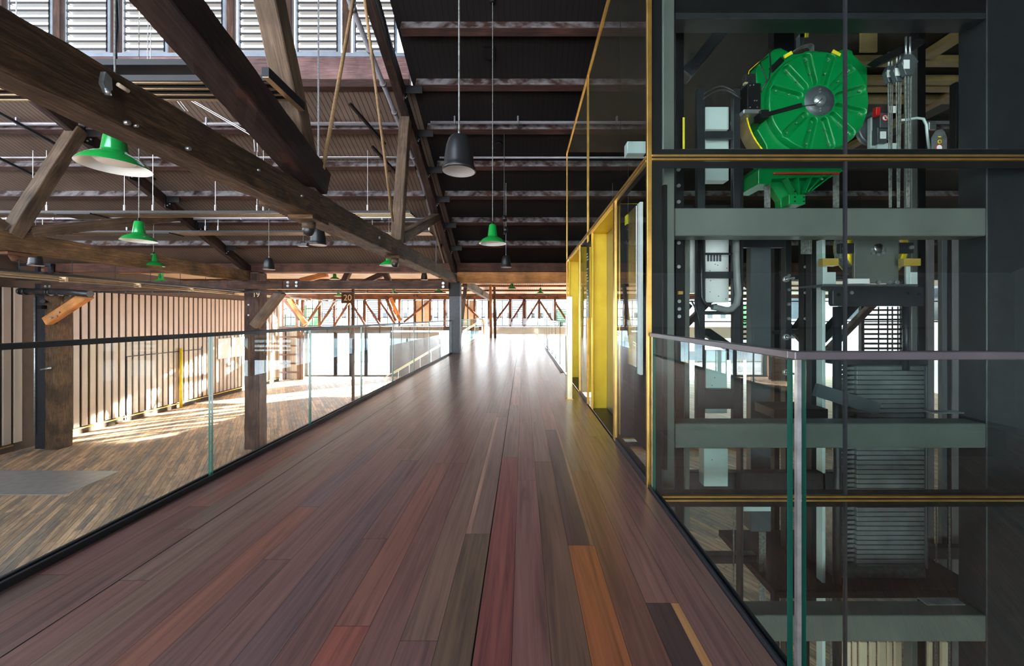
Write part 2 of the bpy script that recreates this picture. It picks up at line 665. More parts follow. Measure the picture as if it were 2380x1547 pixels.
def text(name, body, size, loc, rot, mat, parent=None, depth=0.001, align='CENTER'):
    cu = bpy.data.curves.new(name, 'FONT')
    cu.body = body
    cu.size = size
    cu.extrude = depth
    cu.align_x = align
    cu.align_y = 'CENTER'
    tmp = bpy.data.objects.new(name, cu)
    COL.objects.link(tmp)
    dg = bpy.context.evaluated_depsgraph_get()
    me = bpy.data.meshes.new_from_object(tmp.evaluated_get(dg))
    bpy.data.objects.remove(tmp)
    me.materials.clear()
    me.materials.append(M[mat])
    o = bpy.data.objects.new(name, me)
    COL.objects.link(o)
    o.location = loc
    o.rotation_euler = rot
    if parent is not None:
        adopt(o, parent)
    return o


ORD = ['first', 'second', 'third', 'fourth', 'fifth', 'sixth', 'seventh', 'eighth', 'ninth', 'tenth', 'eleventh', 'twelfth', 'thirteenth', 'fourteenth', 'fifteenth', 'sixteenth', 'seventeenth', 'eighteenth', 'nineteenth', 'twentieth']


# ================================================================ THE BUILDING
def roof_z(y):                      # underside of the roof boards on the near slope
    return ZC + 2.03 + 0.47 * (12.2 - y)


def board_floor(name, mat, x0, x1, y0, y1, z, pitch, lens, colours, gap, rot=0.0, origin=(0, 0), special=None, seams=(), cut=None, thick=None):
    bm = bmesh.new()
    uvl = bm.loops.layers.uv.new('UVMap')
    cl = bm.loops.layers.float_color.new('board')
    sl = bm.loops.layers.float_color.new('shift')
    rnd = random.Random(5)
    ca, sa = math.cos(rot), math.sin(rot)

    def quad(u0, u1, v0, v1, col, sh, zz=z):
        vs = []
        uv = []
        for (u, v) in ((u0, v0), (u1, v0), (u1, v1), (u0, v1)):
            vs.append(bm.verts.new((u * ca - v * sa, u * sa + v * ca, zz)))
            uv.append((u, v))
        f = bm.faces.new(vs)
        for l, c in zip(f.loops, uv):
            l[uvl].uv = c
            l[cl] = (*col, 1)
            l[sl] = (*sh, 1)
    n0 = math.floor((x0 - origin[0]) / pitch)
    n1 = math.ceil((x1 - origin[0]) / pitch)
    for k in range(n0, n1):
        u0 = origin[0] + k * pitch
        u1 = u0 + pitch
        uc0, uc1 = max(u0, x0), min(u1, x1)
        if uc1 - uc0 < 0.01:
            continue
        v = y0 - rnd.uniform(0, lens[1])
        cuts = []
        sp_ = special.get(k) if special else None
        if sp_:
            for (va, vb, col, sap) in sp_:
                cuts.append((va, vb, col, sap))
        segs = []
        while v < y1:
            L = rnd.uniform(*lens)
            segs.append((v, v + L, rnd.choice(colours), None))
            v += L
        if cuts:
            lo, hi = cuts[0][0], cuts[-1][1]
            segs = [(a, min(b, lo), c, s) for a, b, c, s in segs if a < lo] + cuts + [(max(a, hi), b, c, s) for a, b, c, s in segs if b > hi]
        g0 = gap * (4 if any(abs(u0 - s_) < .02 for s_ in seams) else 1) / 2
        g1 = gap * (4 if any(abs(u1 - s_) < .02 for s_ in seams) else 1) / 2
        for a, b, c, s in segs:
            a, b = max(a, y0), min(b, y1)
            if b - a < 0.02:
                continue
            j = rnd.uniform(0.9, 1.12)
            col = [cc * j for cc in c]
            sh = (rnd.uniform(0, 9), rnd.uniform(0, 40), 0)
            quad(uc0 + g0, uc1 - g1, a + gap / 2, b - gap / 2, col, sh)
            if s:
                side, wd, sc = s
                if side == 'r':
                    quad(uc1 - g1 - wd, uc1 - g1, a + gap / 2, b - gap / 2, sc, sh, z + 0.0006)
                else:
                    quad(uc0 + g0, uc0 + g0 + wd, a + gap / 2, b - gap / 2, sc, sh, z + 0.0006)
    if cut:
        cx0, cx1, cy0, cy1 = cut
        for co, no in (((cx0, 0, 0), (-1, 0, 0)), ((cx1, 0, 0), (1, 0, 0)), ((0, cy0, 0), (0, -1, 0)), ((0, cy1, 0), (0, 1, 0))):
            bmesh.ops.bisect_plane(bm, geom=bm.verts[:] + bm.edges[:] + bm.faces[:], plane_co=co, plane_no=no, clear_outer=True)
    me = bpy.data.meshes.new(name)
    bm.to_mesh(me)
    bm.free()
    me.materials.append(M[mat])
    o = bpy.data.objects.new(name, me)
    COL.objects.link(o)
    return struct(o)


R1, R2, R3, R4 = (0.27, 0.12, 0.1), (0.24, 0.112, 0.098), (0.32, 0.125, 0.095), (0.25, 0.14, 0.11)
R5, R6, R7 = (0.21, 0.115, 0.115), (0.29, 0.155, 0.115), (0.36, 0.135, 0.095)
SAP = (0.44, 0.22, 0.12)
XE = 0.905                                   # right edge of the walkway boards
special = {
    3: [(-3, 2.03, (0.42, 0.13, 0.055), None), (2.03, 4.1, (0.12, 0.062, 0.07), ('r', 0.022, (0.36, 0.17, 0.12)))],
    5: [(-3, 1.62, (0.1, 0.052, 0.05), ('r', 0.035, (0.6, 0.28, 0.11)))],
    -1: [(0.2, 2.136, (0.2, 0.12, 0.08), None), (2.136, 4.6, (0.27, 0.15, 0.12), ('l', 0.028, (0.5, 0.26, 0.19)))],
    -4: [(-3, 1.5, (0.34, 0.1, 0.075), None)],
    0: [(-3, 3.3, (0.28, 0.085, 0.075), None)],
    4: [(0.0, 3.0, (0.24, 0.095, 0.07), None)],
    2: [(0.3, 3.2, (0.21, 0.11, 0.08), None)],
}
board_floor('floor', 'walkway_board', -2.36, XE, -3.0, 27.6, 0.0, 0.143, (1.6, 4.2), [R1, R1, R2, R2, R3, R4, R5, R6, R7, R1], 0.0016,
            origin=(-0.183, 0), special=special, seams=(-0.183, -1.899))
MB().box(-2.36, 0.93, -3.0, 27.6, -0.06, -0.004).build('floor_underlay', 'board_gap').__setitem__('kind', 'structure')
board_floor('floor_landing', 'walkway_board', 0.93, 5.5, -3.0, 1.22, 0.0, 0.143, (1.6, 4.2), [R1, R2, R3, R4], 0.0016, origin=(-0.183, 0))
struct(MB().box(-2.44, 5.5, -3.0, 1.2, -0.35, -0.061).box(-2.44, 0.9, 1.2, 27.6, -0.35, -0.061).build('floor_slab', 'mid_steel'))

G1, G2, G3, G4 = (0.58, 0.37, 0.23), (0.46, 0.3, 0.19), (0.36, 0.27, 0.2), (0.68, 0.44, 0.27)
ZL = -3.21
board_floor('floor_lower', 'wharf_board', -40, 40, -40, 60, ZL, 0.125, (1.8, 4.0), [G1, G2, G3, G4, G1, G2], 0.006, rot=math.atan2(0.56, 0.83),
            cut=(-17.0, 24.0, -9.0, 28.0))
struct(MB().box(-17.0, 24.0, -9.0, 28.0, ZL - 0.3, ZL - 0.006).build('floor_lower_base', 'board_gap'))

# roof boards
def slab(name, mat, pts, t=0.05):
    m = MB()
    a = [Vector(p) for p in pts]
    m.hexa([*a, *[p + Vector((0, 0, t)) for p in a]])
    return struct(m.build(name, mat))


slab('ceiling_right', 'roof_board', [(-2.1, 2, roof_z(2)), (25, 2, roof_z(2)), (25, 13, roof_z(13)), (-2.1, 13, roof_z(13))])
slab('ceiling_left', 'roof_board_lit', [(-22, 7.25, roof_z(7.25)), (-2.1, 7.25, roof_z(7.25)), (-2.1, 13, roof_z(13)), (-22, 13, roof_z(13))])
slab('ceiling_rear_right', 'roof_board', [(-2.1, -9, roof_z(13)), (25, -9, roof_z(13)), (25, 2, roof_z(2)), (-2.1, 2, roof_z(2))])
slab('ceiling_rear_left', 'roof_board', [(-22, -9, roof_z(13)), (-2.1, -9, roof_z(13)), (-2.1, -3.2, roof_z(7.2)), (-22, -3.2, roof_z(7.2))])
slab('ceiling_monitor', 'roof_board', [(-22, -3.4, ZC + 7.3), (-2.0, -3.4, ZC + 7.3), (-2.0, 7.4, ZC + 7.3), (-22, 7.4, ZC + 7.3)])
m = MB()
m.prism([(-3.2, roof_z(7.2) + .06), (2, roof_z(2) + .06), (7.2, roof_z(7.2) + .06), (7.2, ZC + 7.3), (-3.2, ZC + 7.3)], -2.1, -2.0, 'yz')
struct(m.build('wall_monitor_end', 'roof_board'))
slab('ceiling_far', 'corrugated', [(-17.2, 13.0, ZC + 1.95), (24, 13.0, ZC + 1.95), (24, 28.2, ZC + 1.62), (-17.2, 28.2, ZC + 1.62)])

# purlins
ys = [6.19, 7.04, 7.89, 8.78, 9.65, 10.58, 11.56]
yy = 5.35
purl = []
for i, y in enumerate([3.7, 4.55, 5.37] + ys):
    zt = roof_z(y) - 0.005
    o = timber('purlin', (-2.0, y, zt - 0.1), (14.5, y, zt - 0.1), 0.13, 0.19, 'purlin_timber', up=(0, 0.425, 0.905))
    tag(o, 'dark red-brown purlin on the right roof slope, %s from the low eave' % ORD[9 - i], 'purlin', 'purlins under the right part of the roof')
for i, y in enumerate(ys[2:]):
    zt = roof_z(y) - 0.005
    o = timber('purlin', (-21, y, zt - 0.1), (-2.5, y, zt - 0.1), 0.13, 0.19, 'purlin_timber', up=(0, 0.425, 0.905))
    tag(o, 'red-brown purlin on the left roof slope below the louvre windows, %s from the low eave' % ORD[4 - i], 'purlin', 'purlins under the left part of the roof')

# service pipes that run along the purlins
for (y, dz, r, mt, x0, x1, lab) in ((7.72, -0.17, 0.035, 'pipe_light', -20, -2.5, 'grey conduit clipped above the third purlin on the left slope'),
                                    (7.72, -0.14, 0.03, 'pipe_grey', -1.9, 14, 'grey conduit running along the dark right roof slope'),
                                    (10.4, -0.16, 0.03, 'pipe_light', -20, -2.5, 'thin grey pipe along the lower left roof slope')):
    m = MB().cyl((x0, y, roof_z(y) + dz), (x1, y, roof_z(y) + dz), r)
    for k in range(int((x1 - x0) / 1.3)):
        xx = x0 + 0.5 + k * 1.3
        m.box(xx - .015, xx + .015, y - r - .01, y + r + .01, roof_z(y) + dz - r - .01, roof_z(y) + dz + .12)
    tag(m.build('conduit', mt), lab, 'conduit')
for (y, x0, x1, side) in ((8.55, -20, -2.5, 'left'), (8.55, -1.9, 14, 'right')):
    z = roof_z(y) - .12
    tag(MB().cyl((x0, y, z), (x1, y, z), .022).build('conduit', 'pipe_light'), 'thin pale conduit on the middle purlin of the %s roof slope' % side, 'conduit')

# clerestory
YC = 7.15
zs = ZC + (VY - 130) / F * YC
ztop = ZC + 7.3
wn = 0
for k in range(-9, 7):
    wn += 1
    a = P(30 + 133 * k, 0, YC).x
    b = P(122 + 133 * k, 0, YC).x
    b = min(b, -2.14)
    t = 0.045
    f = MB()
    f.box(a - t, a, YC - .04, YC + .05, zs, ztop).box(b, b + t, YC - .04, YC + .05, zs, ztop)
    f.box(a, b, YC - .04, YC + .05, zs, zs + .06).box(a, b, YC - .04, YC + .05, ztop - .1, ztop)
    f.mi = 1
    f.box(a, a + .02, YC - .05, YC - .03, zs + .05, ztop).box(b - .02, b, YC - .05, YC - .03, zs + .05, ztop)
    z = zs + 0.1
    while z < ztop - .1:
        f.beam(((a), YC - .005, z), ((b), YC - .005, z), 0.12, 0.03, up=(0, -0.25, 1))
        f.box(a, b, YC - .05, YC - .035, z + 0.012, z + 0.022)
        z += 0.146
    o = struct(f.build('window_%d' % wn, ['window_frame_paint', 'louvre_dark']))
    if k < 6:
        g = tag(timber('mullion_post', ((b + P(163 + 133 * k, 0, YC).x) / 2, YC, zs - .02), ((b + P(163 + 133 * k, 0, YC).x) / 2, YC, ztop), 0.14, 0.16, 'beam_timber', up=(0, 1, 0)),
                'brown post between clerestory louvre windows, %s from the truss by the speaker' % ORD[5 - k] if k <= 5 else '', 'post', 'posts between the clerestory windows')
struct(MB().box(-21.5, -2.12, YC - .09, YC + .06, zs - .07, zs).build('window_sill', 'window_frame_paint'))
o = timber('clerestory_beam', (-21.5, YC, zs - .3), (-2.13, YC, zs - .3), 0.22, 0.42, 'sill_timber')
tag(o, 'broad purplish beam under the row of louvre windows', 'beam')
o = timber('clerestory_beam', (-21.5, YC - .02, zs - .58), (-2.13, YC - .02, zs - .58), 0.16, 0.13, 'purlin_timber')
tag(o, 'slim dark batten beneath the broad beam under the louvre windows', 'beam')

# ---------------------------------------------------------------- columns and beams in the line y = 12.7
YK = 12.7


def bolt_mb(m, x, y, z, r=0.035):
    return m.cyl((x, y, z), (x, y - .012, z), r, 12).cyl((x, y - .012, z), (x, y - .035, z), r * .45, 6)


def zpx(py, Y):
    return ZC + (VY - py) * Y / F


c1 = empty('timber_column', ((1058 - VX) * YK / F, YK, 0.0), 'dark steel-clad column standing at the end of the walkway railing', 'column')
x0, x1 = P(1046, 0, YK).x, P(1070.5, 0, YK).x
MB().box(x0, x1, YK - .17, YK + .17, 0.0, zpx(656, YK)).build('column_shaft', 'dark_steel', c1, bevel=.006)
m = MB()
for pz in (663, 667, 688, 692):
    for fx in (.3, .7):
        x = x0 + (x1 - x0) * fx
        m.cyl((x, YK - .17, zpx(pz, YK)), (x, YK - .185, zpx(pz, YK)), .014, 8)
m.build('bolts', 'black_steel', c1)
MB().box(x0 - .004, x1 + .004, YK - .176, YK + .17, zpx(689, YK), zpx(655, YK)).build('steel_plate', 'black_steel', c1, bevel=.004)
MB().box(x0 + .03, x1 - .03, YK - .13, YK + .13, zpx(656, YK), zpx(620, YK)).build('column_head', 'dark_steel', c1)

c2 = empty('timber_column', ((585 - VX) * YK / F, YK, ZL), 'tall dark timber column with number plate nineteen standing on the lower floor', 'column')
x0, x1 = P(567, 0, 12.5).x, P(602, 0, 12.5).x
timber('column_shaft', ((x0 + x1) / 2, YK, ZL), ((x0 + x1) / 2, YK, zpx(634, YK)), x1 - x0, .4, 'beam_timber', c2, up=(0, 1, 0), rough=.008, seg=16, bevel=.02)
MB().box(P(588.5, 0, 12.47).x, P(602, 0, 12.47).x, YK - .235, YK - .215, zpx(695, 12.47), zpx(674, 12.47)).build('number_plate', 'old_timber', c2)
text('number', '19', 0.24, (P(595.3, 0, 12.46).x, YK - .24, zpx(684.5, 12.46)), (PI / 2, 0, 0), 'cream_panel', c2, depth=.003)
for pz in (708, 732):
    bolt_mb(MB(), P(577, 0, 12.48).x, YK - .205, zpx(pz, 12.48), .03).build('bolt', 'zinc', c2)

c3 = empty('timber_column', ((116 - VX) * YK / F, YK, ZL), 'brown timber column with pipes against the left ribbed wall', 'column')
x0, x1 = P(104, 0, 12.5).x, P(136, 0, 12.5).x
timber('column_shaft', ((x0 + x1) / 2, YK, ZL), ((x0 + x1) / 2, YK, zpx(634, YK)), x1 - x0, .42, 'old_timber', c3, up=(0, 1, 0), rough=.01, seg=16, bevel=.02)
MB().box(P(92, 0, YK).x, x0 - .01, YK - .12, YK + .1, ZL, zpx(660, YK)).build('steel_channel', 'dark_steel', c3)
MB().cyl((P(95, 0, YK).x, YK - .16, ZL + .5), (P(95, 0, YK).x, YK - .16, zpx(690, YK)), .025).build('downpipe', 'zinc', c3)
MB().cyl((P(124, 0, YK).x, YK - .25, zpx(701, YK)), (P(134, 0, YK).x, YK - .4, zpx(701, YK)), .06).build('floodlight', 'black_steel', c3)
MB().box(P(117, 0, YK).x, P(128, 0, YK).x, YK - .36, YK - .22, zpx(718, YK), zpx(710, YK)).build('junction_box', 'black_steel', c3)
MB().cyl((P(118, 0, YK).x, YK - .26, zpx(856, YK)), (P(143, 0, YK).x, YK - .3, zpx(852, YK)), .03).build('tap', 'zinc', c3)


def brace(p, q, w_, h_, mt, label, bolts=()):
    r = timber('knee_brace', p, q, w_, h_, mt, up=(0, 1, 0))
    tag(r, label, 'brace')
    if bolts:
        for (bx, by) in bolts:
            v = P(bx, by, p[1] - w_ / 2 - .02)
            bolt_mb(MB(), v.x, v.y, v.z, .035).build('bolt', 'zinc', r)
    return r


brace(P(110, 747, 12.35), P(207, 684, 12.35), .27, .2, 'orange_timber', 'orange knee brace with bolts on the left wall column', bolts=((118, 738), (129, 734), (135, 725)))
brace(P(128, 712, 12.75), P(178, 682, 12.75), .2, .2, 'grey_timber', 'brown knee brace behind the orange one on the left wall column')
brace(P(592, 758, 12.35), P(654, 678, 12.35), .24, .26, 'grey_timber', 'grey-brown knee brace rising right from column nineteen')

o = timber('wall_plate', P(115, 623, YK), P(1062, 623, YK), .3, .29, 'plate_timber')
tag(o, 'dark red wall plate above the columns on the left side', 'beam')
o = timber('wall_plate', P(1062, 622, YK + .001), P(2250, 622, YK + .001), .3, .29, 'plate_timber')
tag(o, 'dark wall plate resting on the orange beam at right', 'beam')
o = timber('tie_beam', P(1064, 645.5, YK), P(1560, 645.5, YK), .34, .36, 'orange_timber')
tag(o, 'bright orange new timber beam spanning from the steel column toward the lift', 'beam')
for (a, b, lab, bl) in ((101, 659, 'dark tie beam between the wall column and column nineteen', ((106, 665), (116, 665))),
                        (660, 1044, 'dark bolted tie beam running from the splice to the steel column', ((669, 656), (689, 656), (669, 664), (689, 664), (1030, 658), (1030, 666)))):
    r = timber('tie_beam', P(a, 662, 12.42), P(b, 662, 12.42), .14, .27, 'beam_timber', bevel=.012)
    tag(r, lab, 'beam')
    for (bx, by) in bl:
        v = P(bx, by, 12.34)
        bolt_mb(MB(), v.x, v.y, v.z, .042).build('bolt', 'zinc', r)
# steel bracket where the truss meets the column
# conduit under the tie beams
m = MB().cyl(P(200, 678, 12.2), P(1036, 679, 12.2), .022)
for k in range(13):
    v = P(232 + k * 62, 678.3, 12.2)
    m.box(v.x - .03, v.x + .03, v.y - .03, v.y + .03, v.z - .03, v.z + .03)
tag(m.build('lighting_track', 'rail_steel'), 'black pipe with pale clips below the tie beams', 'pipe')
m = MB()
m.tube([P(47, 676, 12.3), P(90, 677, 12.3), P(140, 678, 12.25), P(160, 679, 12.2), P(210, 683, 12.0)], .1, 14)
for px in (49, 60, 112, 118, 140, 158, 196, 202):
    v = P(px, 676.6 + (px - 47) * .035, 12.27)
    m.cyl(v - Vector((.03, 0, 0)), v + Vector((.03, 0, 0)), .115, 14)
tag(m.build('drain_pipe', 'rubber'), 'fat black drain pipe passing in front of the wall column', 'pipe')
# steel frame top left
m = MB()
m.box(P(-160, 0, 12.5).x, P(126, 0, 12.5).x, 12.4, 12.5, zpx(652, 12.5), zpx(646, 12.5)).box(P(-160, 0, 12.5).x, P(126, 0, 12.5).x, 12.4, 12.5, zpx(619, 12.5), zpx(613, 12.5))
for px in (8, 50, 92, 122):
    m.box(P(px, 0, 12.5).x - .05, P(px, 0, 12.5).x + .05, 12.42, 12.5, zpx(646, 12.5), zpx(619, 12.5))
tag(m.build('steel_lattice_beam', 'dark_steel'), 'dark steel lattice girder above the left wall column', 'beam')

# ---------------------------------------------------------------- left wall
XW = -16.8
struct(MB().box(XW - .2, XW, -9, 25.8, ZL, ZC + 2.1).build('wall_left', 'wall_groove'))
m = MB()
y = -9.0
while y < 25.6:
    if not (12.35 < y < 12.9):
        m.box(XW, XW + .05, y, min(y + .2, 25.8), ZL + .28, ZC + .95)
    y += .27
struct(m.build('wall_left_cladding', 'wall_panel', bevel=.008))
struct(MB().box(XW, XW + .08, -9, 12.3, ZL + .2, ZL + .24).box(XW, XW + .08, 13.1, 25.8, ZL + .2, ZL + .24).build('baseboard_left', 'brass'))
for (a, b, lab) in ((505, 534, 'pale square wall board left of a matching one beyond the railing'), (537, 566, 'pale square wall board nearest column nineteen')):
    ya, yb = XW * F / (a - VX) * .997, XW * F / (b - VX) * .997
    tag(centre_origin(MB().box(XW + .07, XW + .11, ya, yb, ZC - 1.22, ZC - 2.35).build('wall_board', 'pale_board', bevel=.005)), lab, 'board', 'pale boards on the left wall')
yA = XW * F / (413 - VX)
tag(MB().cyl((XW + .16, yA, ZL), (XW + .16, yA, ZC - 1.55), .055, 14).build('bollard_post', 'yellow_paint'), 'yellow vertical post against the left ribbed wall', 'post')
ya, yb = XW * F / (290 - VX), XW * F / (466 - VX)
m = MB().box(XW + .05, XW + .075, ya, ya + .04, ZL + .1, ZC - 1.7).box(XW + .05, XW + .075, yb, yb + .04, ZL + .1, ZC - 1.55).box(XW + .05, XW + .075, ya, yb, ZC - 1.72, ZC - 1.68)
struct(m.build('door_1', 'louvre_dark'))
# corner wall with timber rails, far left
m = MB().box(-17.6, -15.6, 26.6, 26.7, ZL, ZC - 1.05)
struct(m.build('wall_corner', 'corrugated'))
t = empty('timber_shelving', (-16.4, 26.4, ZL), 'timber studs and rails against corrugated sheet in the far left corner', 'frame')
for i, px in enumerate((661, 695, 704)):
    x = P(px, 0, 26.4).x
    timber('stud', (x, 26.4, ZL), (x, 26.4, ZC - .95), .2 if i < 2 else .12, .14, 'red_timber', t, up=(0, 1, 0))
for i in range(5):
    z = ZC - 1.45 - i * .62
    timber('rail', (-17.5, 26.35, z), (P(696, 0, 26.4).x, 26.35, z), .12, .1, 'red_timber', t)

# ---------------------------------------------------------------- far wall
YF = 28.0
o = timber('lintel_beam', P(640, 691, YF - .1), P(1640, 691, YF - .1), .3, .3, 'red_timber')
tag(o, 'red-brown lintel beam above the far window band', 'beam')
o = timber('lintel_beam', P(628, 682, YF - .6), P(1640, 682, YF - .6), .25, .26, 'red_timber')
tag(o, 'upper red-brown beam in front of the far ceiling edge', 'beam')
o = timber('bressummer', P(630, 763, YF), P(1120, 763, YF), .3, .3, 'beam_timber')
tag(o, 'dark beam under the far window band, above the glass doors', 'beam')
struct(MB().box(-2.3, 24, YF - .1, YF + .1, -.4, ZC - .78).build('wall_far_low', 'pale_board'))
struct(MB().box(-17.6, 24, YF, YF + .2, ZC + 1.36, ZC + 1.8).build('wall_far_top', 'red_timber'))
z0, z1 = ZC - .72, ZC + 1.22
wins = [(664, 690, 'w'), (712, 742, 'w'), (749, 777, 'l'), (782, 811, 'w'), (816, 846, 'w'), (854, 881, 'l'), (886, 916, 'w'), (934, 963, 'w'), (1003, 1032, 'w'), (1038, 1066, 'w'),
        (1106, 1135, 'w'), (1153, 1182, 'w'), (1190, 1215, 'l'), (1222, 1250, 'w'), (1256, 1286, 'w'), (1293, 1318, 'l'), (1325, 1354, 'w'), (1360, 1390, 'w'), (1397, 1423, 'l'),
        (1430, 1459, 'w'), (1465, 1495, 'w'), (1502, 1528, 'l'), (1535, 1564, 'w'), (1570, 1600, 'w')]
for (a, b, k) in wins:
    wn += 1
    xa, xb = P(a, 0, YF).x, P(b, 0, YF).x
    f = MB()
    f.box(xa, xa + .05, YF - .05, YF + .05, z0, z1).box(xb - .05, xb, YF - .05, YF + .05, z0, z1).box(xa + .05, xb - .05, YF - .05, YF + .05, z0, z0 + .05).box(xa + .05, xb - .05, YF - .05, YF + .05, z1 - .05, z1)
    if k == 'w':
        xm = (xa + xb) / 2
        f.box(xm - .025, xm + .025, YF - .03, YF + .03, z0, z1)
        for q in (.34, .67):
            zq = z0 + (z1 - z0) * q
            f.box(xa, xb, YF - .03, YF + .03, zq - .025, zq + .025)
        f.mi = 1
        f.box(xa + .05, xb - .05, YF - .003, YF + .003, z0 + .05, z1 - .05)
    else:
        for q in range(11):
            zq = z0 + .1 + q * .165
            f.beam((xa + .05, YF, zq), (xb - .05, YF, zq), .12, .03, up=(0, -.3, 1))
    struct(f.build('window_%d' % wn, ['louvre_dark', 'window_glass']))
pans = [(632, 646, 'ply'), (648, 660, 'ply'), (967, 981, 'cream_panel'), (985, 999, 'cream_panel'), (1076, 1086, 'cream_panel'), (1090, 1103, 'cream_panel')]
for i, (a, b, mt) in enumerate(pans):
    struct(MB().box(P(a, 0, YF).x, P(b, 0, YF).x, YF - .03, YF + .03, z0, z1).build('wall_far_panel', mt))
posts = [630, 647, 661, 694, 706, 745.5, 779.5, 813.5, 850, 883.5, 919, 930, 965, 983, 1001, 1035, 1072, 1088, 1103.5, 1138, 1149, 1186, 1218.5, 1253, 1289.5, 1321, 1357, 1393.5, 1426.5, 1462, 1498.5, 1531.5, 1567]
for i, px in enumerate(posts):
    wd = .22 if px in (694, 706, 883.5, 745.5, 1186, 1218.5, 1138) else (.1 if px in (647, 983, 1088) else .16)
    o = timber('window_post', (P(px, 0, YF).x, YF - .12, z0 - .05), (P(px, 0, YF).x, YF - .12, z1 + .04), wd, .14, 'red_timber', up=(0, 1, 0))
    if px < 1320:
        lab = 'brown post in the far window band, %s counting from the left corner' % (ORD + ['twenty-first', 'twenty-second', 'twenty-third', 'twenty-fourth', 'twenty-fifth'])[i]
    else:
        lab = 'brown post in the far window band, hidden beyond the lift'
    tag(o, lab, 'post', 'posts of the far window band')
dg_ = [(711, 757, 746, 700), (744, 757, 779, 700), (778, 757, 812, 700), (815, 700, 848, 753), (849, 700, 882, 753), (885, 702, 918, 752), (939, 748, 1000, 698), (1076, 702, 1113, 738),
       (1150, 748, 1186, 699), (1187, 748, 1218, 700), (1221, 748, 1252, 699), (1255, 700, 1287, 750), (1289, 700, 1321, 750), (1323, 750, 1357, 700), (1360, 750, 1392, 700)]
for i, (a, b, c, d) in enumerate(dg_):
    o = timber('diagonal_brace', P(a, b, YF - .27), P(c, d, YF - .27), .14, .17, 'red_timber', up=(0, 1, 0))
    tag(o, 'diagonal timber in front of the far windows, %s from the left' % ORD[i], 'brace', 'diagonals of the far window band')
# far braces near the left of the band and the column beside the walkway
fb = [(662, 694, 700, 742, 27.5, .27, 'red_timber', 'slanting far strut on the left, left one of a close pair'),
      (673, 694, 712, 752, 27.2, .3, 'orange_timber', 'slanting sunlit far strut on the left, right one of a close pair'),
      (898, 692, 920, 745, 27.5, .18, 'red_timber', 'slanting far strut left of the steel column, left one of a pair'),
      (908, 692, 931, 745, 27.2, .22, 'orange_timber', 'slanting sunlit far strut left of the steel column, right one of a pair'),
      (1084, 650, 1066, 804, 15.5, .14, 'grey_timber', 'pale timber strut rising just right of the steel column'),
      (1140, 662, 1141, 786, 21.0, .13, 'orange_timber', 'slim orange far post beside the walkway end'),
      (1149, 663, 1151, 785, 21.6, .13, 'grey_timber', 'slim weathered far post beside the walkway end')]
for (a, b, c, d, Y, s, mt, lab) in fb:
    tag(timber('far_strut', P(a, b, Y), P(c, d, Y), s, s, mt, up=(0, 1, 0)), lab, 'strut')
tag(timber('far_chord', PX(1080, 656, -2.35), PX(1150, 700, -2.35), .2, .34, 'grey_timber'), 'pale weathered chord continuing beyond the steel column', 'beam')
tag(timber('far_chord', P(700, 652, 15), P(760, 637, 15), .2, .2, 'orange_timber'), 'orange strut seen above the tie beam near the left', 'beam')
for (a, b, c, d, lab) in ((800, 652, 812, 624, 'first short strut above the long tie beam, left one'), (845, 655, 890, 632, 'second short strut above the long tie beam, middle one'), (893, 625, 905, 652, 'third short strut above the long tie beam, right one')):
    tag(timber('far_strut', P(a, b + 2, 15), P(c, d + 4, 15), .2, .22, 'beam_timber', up=(0, 1, 0)), lab, 'strut')
for i, Y in enumerate((15.6, 18.4, 21.2, 24.0)):
    z = ZC + 1.95 - .33 * (Y - 13) / 15.2 - .055
    tag(timber('ceiling_joist', (-17, Y, z), (20, Y, z), .1, .1, 'red_timber' if i % 2 else 'orange_timber'), 'timber joist below the pale far ceiling, %s beyond the columns' % ORD[i], 'joist', 'joists of the far ceiling')
m = MB()
for px in (960, 968, 998, 1040, 1103, 1118, 1176, 1184, 1215, 1222, 1245, 1270, 1278, 1300):
    v = P(px, 688, 27.2)
    m.box(v.x - .06, v.x + .06, 27.1, 27.4, v.z - .05, v.z + .12)
tag(m.build('cleats', 'grey_timber'), 'row of short timber cleats on the far upper beam', 'blocks', kind='stuff')

# lower far doors
dn = 1
xs = [P(v, 0, 27.9).x for v in (714, 780, 816, 851, 910)]
zt, zb = ZC - 1.15, ZL
for xa, xb in zip(xs, xs[1:]):
    dn += 1
    f = MB()
    for x in (xa, xb):
        f.box(x - .1, x + .1, 27.8, 27.98, zb, zt)
    f.box(xa, xb, 27.8, 27.98, zt - .1, zt + .15).box(xa, xb, 27.8, 27.98, zb, zb + .1)
    f.mi = 1
    f.box(xa + .1, xb - .1, 27.88, 27.89, zb + .1, zt - .1)
    struct(f.build('door_%d' % dn, ['dark_steel', 'window_glass']))
struct(MB().box(-17.6, xs[0] - .1, 27.8, 28, ZL, zt).build('wall_far_left', 'mid_steel'))
struct(MB().box(xs[-1] + .1, -6.2, 27.75, 28, ZL, zt - .01).build('wall_far_stair', 'mid_steel'))
for k in range(9):
    dn += 1
    xa = -6.2 + k * 2.0
    f = MB().box(xa, xa + .1, 27.8, 27.98, ZL, -.42)
    f.mi = 1
    f.box(xa + .1, xa + 2.0, 27.88, 27.89, ZL, -.42)
    struct(f.build('door_%d' % dn, ['dark_steel', 'window_glass']))
